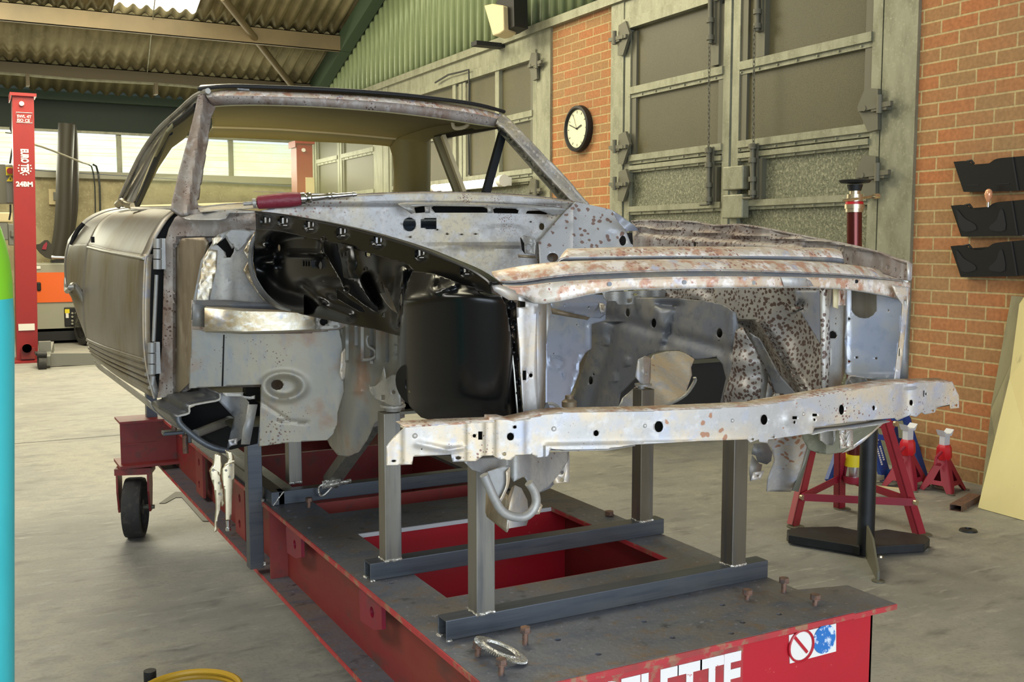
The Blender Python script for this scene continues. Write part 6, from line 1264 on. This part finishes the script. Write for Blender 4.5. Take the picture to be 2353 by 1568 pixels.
C('headlamp_pan', pn, V2(1940, 1.94, 2080, 1.80), m_blues, holes=[hole, el(2041, 714, 2.2), el(1951, 733, 3, 2.6), el(1968, 822, 3, 2.6), el(2013, 824, 3, 2.6), el(1951, 831, 3, 2.6)], step=7, relief=lambda x, y: .012*math.exp(-((y-870)/8.0)**2)+.006*math.exp(-((x-1945)/5.0)**2))
C('pan_rim', [(2050, 655), (2088, 660), (2088, 700), (2078, 780), (2066, 888), (2052, 890), (2058, 850), (2070, 760), (2074, 700), (2060, 680)], PY(1.77), m_val, step=8, holes=[rc(2077, 682, 2084, 702), rc(2064, 802, 2069, 818)], relief=lambda x, y: .006*math.sin(y*.03))
C('pan_hole_depth', [(1945, 650), (2030, 650), (2030, 745), (1945, 745)], PY(2.1), M('headlamp_bowl_dark_steel', (62, 62, 60), .5, .4), step=10, relief=lambda x, y: .03*math.sin(x*.04))
C('outer_wing_edge', [(2088, 660), (2092, 660), (2086, 780), (2086, 882), (2066, 890), (2076, 800)], PY(1.83), m_bluegrey, step=0)
C('pan_lower_scoop', [(1938, 912), (1944, 880), (1952, 862), (1962, 862), (1990, 870), (2005, 893), (1965, 904)], PY(1.86), m_bluegrey, step=6, relief=lambda x, y: -.02*math.exp(-((x-1975)/16.0)**2))
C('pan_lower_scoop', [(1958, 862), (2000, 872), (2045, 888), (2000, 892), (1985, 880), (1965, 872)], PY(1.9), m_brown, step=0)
B().tube(cr([tuple(P(x, y, Y=1.85)) for x, y in ((1972, 902), (1960, 885), (1950, 872), (1956, 864), (1985, 868))], 3), .0025, n=5).obj('scoop_edge', m_val, car)
C('inner_wing_dark_recess', [(1462, 540), (1560, 552), (1600, 575), (1470, 590)], lambda x, y, r=0: VR(x, y, .006), m_dark, step=0, thick=.001)
# ---------------------------------------------------------------- windscreen frame
def rel_ap(x, y):
    t = (y-215)/265.0; c_ = 470-t*38
    return .014*math.exp(-((x-c_)/9.0)**2)-.006*math.exp(-((x-c_-14)/5.0)**2)
AP = P3((430, 480, 3.36), (470, 215, 3.72), (480, 350, 3.54))
apo = [(455, 218), (470, 212), (492, 214), (510, 222), (498, 243), (485, 268), (474, 340), (462, 410), (453, 462), (456, 472), (480, 476), (470, 490), (415, 492), (394, 478), (398, 455), (412, 395), (432, 320), (446, 262)]
C('windscreen_pillar', apo, AP, m_rust, relief=rel_ap, step=6, thick=.012)
h1 = sr([(470, 213, 3.70), (520, 208, 3.66), (600, 209, 3.62), (750, 215, 3.57), (900, 225, 3.55), (1020, 238, 3.55), (1100, 250, 3.57), (1150, 263, 3.60)])
h2 = sr([(476, 224, 3.68), (520, 220, 3.64), (600, 221, 3.60), (750, 226, 3.55), (900, 236, 3.53), (1020, 250, 3.53), (1100, 263, 3.55), (1148, 275, 3.58)])
h3 = sr([(490, 244, 3.69), (540, 241, 3.65), (620, 241, 3.61), (750, 246, 3.56), (900, 258, 3.54), (1020, 273, 3.54), (1095, 285, 3.56), (1140, 291, 3.59)])
hd_ = loft('windscreen_header', [h1, h2], m_rustpink, car, k=(2, 4), thick=.004); loft('header_inner_face', [h2, h3], m_rust, hd_, k=(2, 4), thick=.004)
loft('header_inner_face', [h3, [p+Vector((0, .06, .01)) for p in h3]], m_lining, hd_, k=(2, 4), thick=.004)
apr = [(1146, 262), (1160, 264), (1180, 282), (1200, 302), (1250, 356), (1310, 425), (1350, 470), (1318, 466), (1270, 412), (1200, 335), (1158, 291), (1140, 284)]
C('windscreen_pillar', apr, P3((1340, 470, 3.22), (1150, 265, 3.58), (1250, 356, 3.41)), m_cowl, relief=lambda x, y: .01*math.sin(((x-1150)-(y-265)*.98)*.2), step=7, thick=.01)
C('windscreen_pillar_channel', [(1140, 290), (1158, 291), (1200, 335), (1270, 412), (1318, 466), (1290, 464), (1235, 402), (1180, 340), (1146, 302)], P3((1310, 470, 3.30), (1145, 292, 3.64), (1220, 370, 3.49)), m_galvd, step=8, relief=lambda x, y: .008*math.sin(((x-1150)-(y-295)*.93)*.25))
# ---------------------------------------------------------------- hardtop
z_ = lambda p, dy, dz: p+Vector((0, dy, dz))
o1 = [h1[0]+Vector((-.02, .01, .01))]+[p+Vector((0, .0, .012)) for p in h1[1:-1]]+[h1[-1]+Vector((.02, .01, .01))]
mid_ = [Vector((.78+1.18*t, 4.3, 2.19+.05*math.sin(math.pi*t))) for t in [i/7 for i in range(8)]]
bak_ = [Vector((.76+1.26*t, 4.85, 2.08+.06*math.sin(math.pi*t))) for t in [i/7 for i in range(8)]]
hl = sr([(488, 291, 4.85), (560, 293, 4.85), (640, 296, 4.85), (700, 300, 4.85), (770, 305, 4.85), (840, 311, 4.85), (880, 315, 4.85), (912, 318, 4.85)])
top_r = [p+Vector((0, .1, .05)) for p in hl]
lin_f = [p+Vector((0, .05, .012)) for p in h3]
hard = loft('hardtop', [o1, [a*.5+b_*.5+Vector((0, 0, .07)) for a, b_ in zip(o1, top_r)], top_r], m_steel, car, k=(4, 5), thick=.004)
B().tube(cr([tuple(p+Vector((0, -.004, .002))) for p in o1], 4), .007, n=8).obj('front_seal', m_blackm, hard)
lm = [a*.5+b_*.5+Vector((0, 0, .03)) for a, b_ in zip(lin_f, hl)]
loft('headlining', [lin_f, lm, hl], m_lining, hard, k=(4, 5), thick=.004)
B().tube(cr([tuple(p) for p in hl], 3), .008, n=6).obj('lining_piping', m_cream, hard)
wt_ = sr([(476, 316, 4.95), (560, 318, 4.95), (640, 321, 4.95), (700, 325, 4.95), (770, 328, 4.95), (840, 332, 4.95), (880, 335, 4.95), (895, 337, 4.95)])
loft('rear_header_lining', [hl, wt_], m_lining, hard, k=(2, 4), thick=.004)
# right rear pillar lining and side rail
C('pillar_lining', [(912, 318), (950, 292), (985, 275), (1020, 285), (1000, 305), (986, 316), (985, 440), (988, 446), (903, 446), (905, 400), (902, 360), (895, 337)], P3((905, 320, 4.86), (986, 316, 4.55), (903, 440, 4.95)), m_lining, step=7, relief=lambda x, y: -.03*math.exp(-((x-945)/20.0)**2), thick=.01)
C('side_rail_lining', [(912, 318), (940, 300), (985, 282), (1040, 272), (1100, 282), (1142, 291), (1140, 293), (1072, 300), (1000, 316), (985, 320), (975, 328), (960, 328)], P3((912, 318, 4.84), (1142, 291, 3.64), (985, 318, 4.4)), m_lining, step=8, thick=.01)
B().beam(P(1000, 317, Y=4.3), P(1143, 290, Y=3.66), .012, .02).obj('drip_channel', m_blackm, hard)
# coat hook / visor pivot on the right rail
B().tube(cr([tuple(P(x, y, Y=3.9)) for x, y in ((1040, 281), (1043, 293), (1055, 295), (1072, 290), (1078, 280))], 3), .008, n=8, flat=.5).obj('grab_handle', m_cream, hard)
# quarter window bars seen through the right side opening
for nm, a, c, Ya_, Yb2, w_, mt_ in (('window_channel', (1004, 316), (1052, 442), 4.2, 4.1, .035, m_lining), ('window_channel', (1018, 312), (1066, 442), 4.15, 4.05, .018, m_cream), ('window_channel', (1155, 305), (1116, 445), 3.62, 3.55, .03, m_blackst)):
    B().beam(P(*a, Y=Ya_), P(*c, Y=Yb2), w_, .02, up=(0, -1, 0)).obj(nm, mt_, hard, smooth=0)
# left side of hardtop: outer skin, channels and inner lining
op = [(272, 476), (276, 455), (292, 420), (318, 368), (350, 318), (372, 292), (408, 260), (448, 224), (472, 212), (452, 240), (410, 272), (384, 305), (365, 345), (345, 395), (330, 440), (320, 474)]
LP = P3((275, 475, 5.0), (460, 222, 3.78), (330, 470, 4.6))
ls = C('hardtop_side', op, LP, m_steel, step=8, thick=.01, relief=lambda x, y: .01*math.sin((x+y*.6)*.12))
for pts, rad, mt_ in (([(272, 476), (280, 448), (318, 366), (350, 316), (372, 290), (408, 258), (448, 222), (478, 209)], .010, m_steel), ([(282, 474), (300, 430), (332, 372), (362, 322), (388, 290)], .006, m_chrome), ([(306, 478), (322, 435), (345, 378), (370, 325), (388, 298)], .007, m_chrome), ([(392, 292), (420, 272), (452, 244)], .012, m_blackm), ([(312, 478), (330, 440), (352, 385), (375, 330), (390, 305)], .012, m_blackst)):
    B().tube(cr([tuple(LP(x, y, .012)) for x, y in pts], 3), rad, n=8).obj('side_trim', mt_, hard)
B().tube(cr([tuple(LP(x, y, .03)) for x, y in ((270, 470), (280, 463), (290, 470), (306, 474))], 3), .015, n=8).obj('hardtop_foot', m_nickel, hard)
C('left_pillar_lining', [(450, 250), (446, 262), (437, 300), (425, 318), (395, 340), (365, 385), (345, 425), (330, 455), (322, 466), (330, 440), (346, 395), (366, 345), (385, 305), (410, 276)], P3((450, 255, 4.2), (330, 455, 4.9), (430, 310, 4.5)), m_lining, step=8, thick=.01)
B().beam(P(545, 205, Y=3.72), P(572, 207, Y=3.72), .012, .006).obj('header_clip', m_chrome, hard)
# rear glass and parcel shelf
C('rear_glass', [(470, 316), (700, 324), (895, 336), (903, 370), (904, 446), (320, 474), (345, 425), (395, 345), (440, 318)], P3((476, 316, 4.97), (895, 337, 4.97), (600, 450, 5.2)), m_gl, step=0, thick=.002)
B().add([P(300, 472, Y=5.2), P(905, 455, Y=5.2), P(905, 462, Y=4.4), P(310, 480, Y=4.4)], [(0, 1, 2, 3)]).obj('parcel_shelf', m_glow, car, thick=.01)
loft('cabin_edge', [[P(300, 476, Y=4.4), P(380, 474, Y=4.0), P(455, 470, Y=3.5)], [P(300, 484, Y=4.3), P(380, 482, Y=3.95), P(455, 478, Y=3.45)]], m_steel, car, k=(2, 3))
# right side door top (far side of the cabin)
loft('far_door_top', [[Vector((2.12, 3.3, 1.70)), Vector((2.2, 4.0, 1.70)), Vector((2.2, 4.9, 1.72)), Vector((2.1, 5.9, 1.68))], [Vector((2.22, 3.3, 1.66)), Vector((2.3, 4.0, 1.66)), Vector((2.3, 4.9, 1.66)), Vector((2.2, 5.9, 1.6))], [Vector((2.28, 3.3, 1.2)), Vector((2.34, 4.0, 1.2)), Vector((2.34, 4.9, 1.2)), Vector((2.24, 5.9, 1.2))], [Vector((2.2, 3.3, .95)), Vector((2.22, 4.0, .95)), Vector((2.22, 4.9, .95)), Vector((2.2, 5.9, .98))]], m_doorsteel, car, k=(3, 3))
loft('boot_lid', [[P(300, 474, Y=5.2), Vector((1.4, 5.3, 1.75)), Vector((2.1, 5.3, 1.72))], [Vector((.75, 6.2, 1.62)), Vector((1.4, 6.3, 1.66)), Vector((2.1, 6.2, 1.62))], [Vector((.75, 6.5, 1.2)), Vector((1.4, 6.6, 1.2)), Vector((2.1, 6.5, 1.2))]], m_doorsteel, car, k=(3, 3))
B().box((.75, 3.25, 1.02), (2.15, 6.2, 1.03)).obj('floor_pan', m_galvd, car, smooth=0)
C('tunnel_front', [(930, 640), (1190, 640), (1190, 950), (930, 950)], PY(3.3), m_rust, step=0)
B().box((1.1, 3.3, 1.02), (1.72, 3.32, 1.3)).obj('lower_bulkhead', m_gal, car, smooth=0)
wc = P(198, 757, Y=17.6); wc.z = .30
r = thing('spare_wheel', (wc.x, wc.y, 0), 'car wheel with bright rim standing on the floor just behind the car tail', 'wheel')
dw = Vector((-.96, -.28, 0)).normalized()
B().lathe(wc-dw*.09, dw, [(.19, .0), (.27, .0), (.295, .02), (.30, .05), (.30, .13), (.29, .17), (.25, .185), (.2, .18)], n=40).obj('tyre', m_rubber, r)
B().lathe(wc-dw*.09, dw, [(.2, .18), (.17, .165), (.14, .15), (.09, .16), (.06, .175), (0, .178)], n=32).obj('rim', m_chrome, r)
# ---------------------------------------------------------------- tools resting on the car
a_, b2_ = P(590, 475, Y=3.2), P(820, 455, Y=3.12)
up_ = Vector((0, 0, .012)); d_ = (b2_-a_).normalized()
r = thing('air_tool', (a_+b2_)/2-Vector((0, 0, .02)), 'burgundy and chrome air tool lying on the cowl behind the black wing rail', 'tool')
L_ = (b2_-a_).length
B().lathe(a_+up_, d_, [(.012, 0), (.02, .004), (.021, .02), (.023, .06), (.024, .10), (.021, .13), (.018, .135)], n=18).obj('grip', m_grip, r)
B().lathe(a_+up_+d_*.135, d_, [(.02, 0), (.02, .012), (.014, .014), (.018, .02), (.018, .03), (.012, .034), (.009, .08), (.011, .084), (.011, .09), (.009, .094), (.011, .1), (.008, .11), (.007, L_-.15), (.009, L_-.148), (.006, L_-.135)], n=18).obj('chrome_shaft', m_chrome, r)
B().cyl(a_+up_-d_*.04, a_+up_, .006).cyl(a_+up_-d_*.012, a_+up_-d_*.002, .014).obj('hose_tail', m_gal, r)
tag(B().cyl(P(583, 440, Y=3.3), P(1290, 466, Y=3.2), .0014, n=5).obj('steel_rod', m_val), 'thin straight wire rod lying across the top of the cowl', 'rod')
# locking pliers hanging from the sill edge
pp = thing('locking_pliers', P(515, 1225, Y=3.05), 'nickel locking pliers clamped on the cut sill edge, hanging down', 'pliers')
YP = 3.05; SP = PY(YP)
def PL(name, pts, off_, t=.008, **k): return sheet(name, pts, lambda x, y, r=0: SP(x, y, r+off_), m_nickel, pp, step=6, thick=t, smooth=28, **k)
PL('upper_jaw', [(502, 1043), (508, 1050), (507, 1062), (509, 1067), (507, 1074), (513, 1080), (512, 1062), (520, 1056), (526, 1048), (522, 1040), (529, 1036), (536, 1044), (539, 1058), (538, 1070), (520, 1072), (512, 1085), (505, 1092), (498, 1084), (482, 1082), (486, 1068), (492, 1048)][::1], -.004) if False else None
PL('fixed_jaw', [(518, 1035), (530, 1038), (537, 1048), (539, 1062), (539, 1075), (514, 1078), (516, 1068), (524, 1062), (526, 1054), (522, 1046)], 0)
PL('fixed_handle', [(509, 1080), (518, 1070), (538, 1062), (539, 1090), (537, 1110), (534, 1140), (533, 1160), (532, 1188), (530, 1196), (519, 1196), (518, 1160), (514, 1120), (508, 1095)], .004, relief=lambda x, y: .003*math.sin(max(0, min(1, (x-508)/30))*3.14))
PL('moving_jaw', [(494, 1046), (503, 1042), (508, 1050), (508, 1062), (511, 1066), (510, 1080), (506, 1095), (498, 1094), (482, 1085), (484, 1078), (490, 1070)], -.003)
PL('moving_handle', [(481, 1084), (490, 1078), (504, 1086), (508, 1105), (514, 1135), (516, 1158), (511, 1165), (509, 1150), (505, 1175), (499, 1200), (498, 1222), (492, 1224), (494, 1200), (497, 1170), (496, 1148), (492, 1120), (484, 1098)], 0, relief=lambda x, y: .003*math.sin(max(0, min(1, (x-480)/36))*3.14))
for x, y in ((530, 1069), (519, 1081), (527, 1096), (489, 1081), (505, 1111), (506, 1136)): q = SP(x, y, .006); B().cyl(q, q+Vector((0, -.005, 0)), .0035, n=12).obj('rivet', m_tube, pp)
B().lathe(P(524, 1196, Y=YP), (0, 0, -1), [(.007, 0), (.006, .012), (.0055, .02), (.008, .021), (.0085, .03), (.007, .032)], n=16).obj('adjusting_screw', m_chrome, pp)
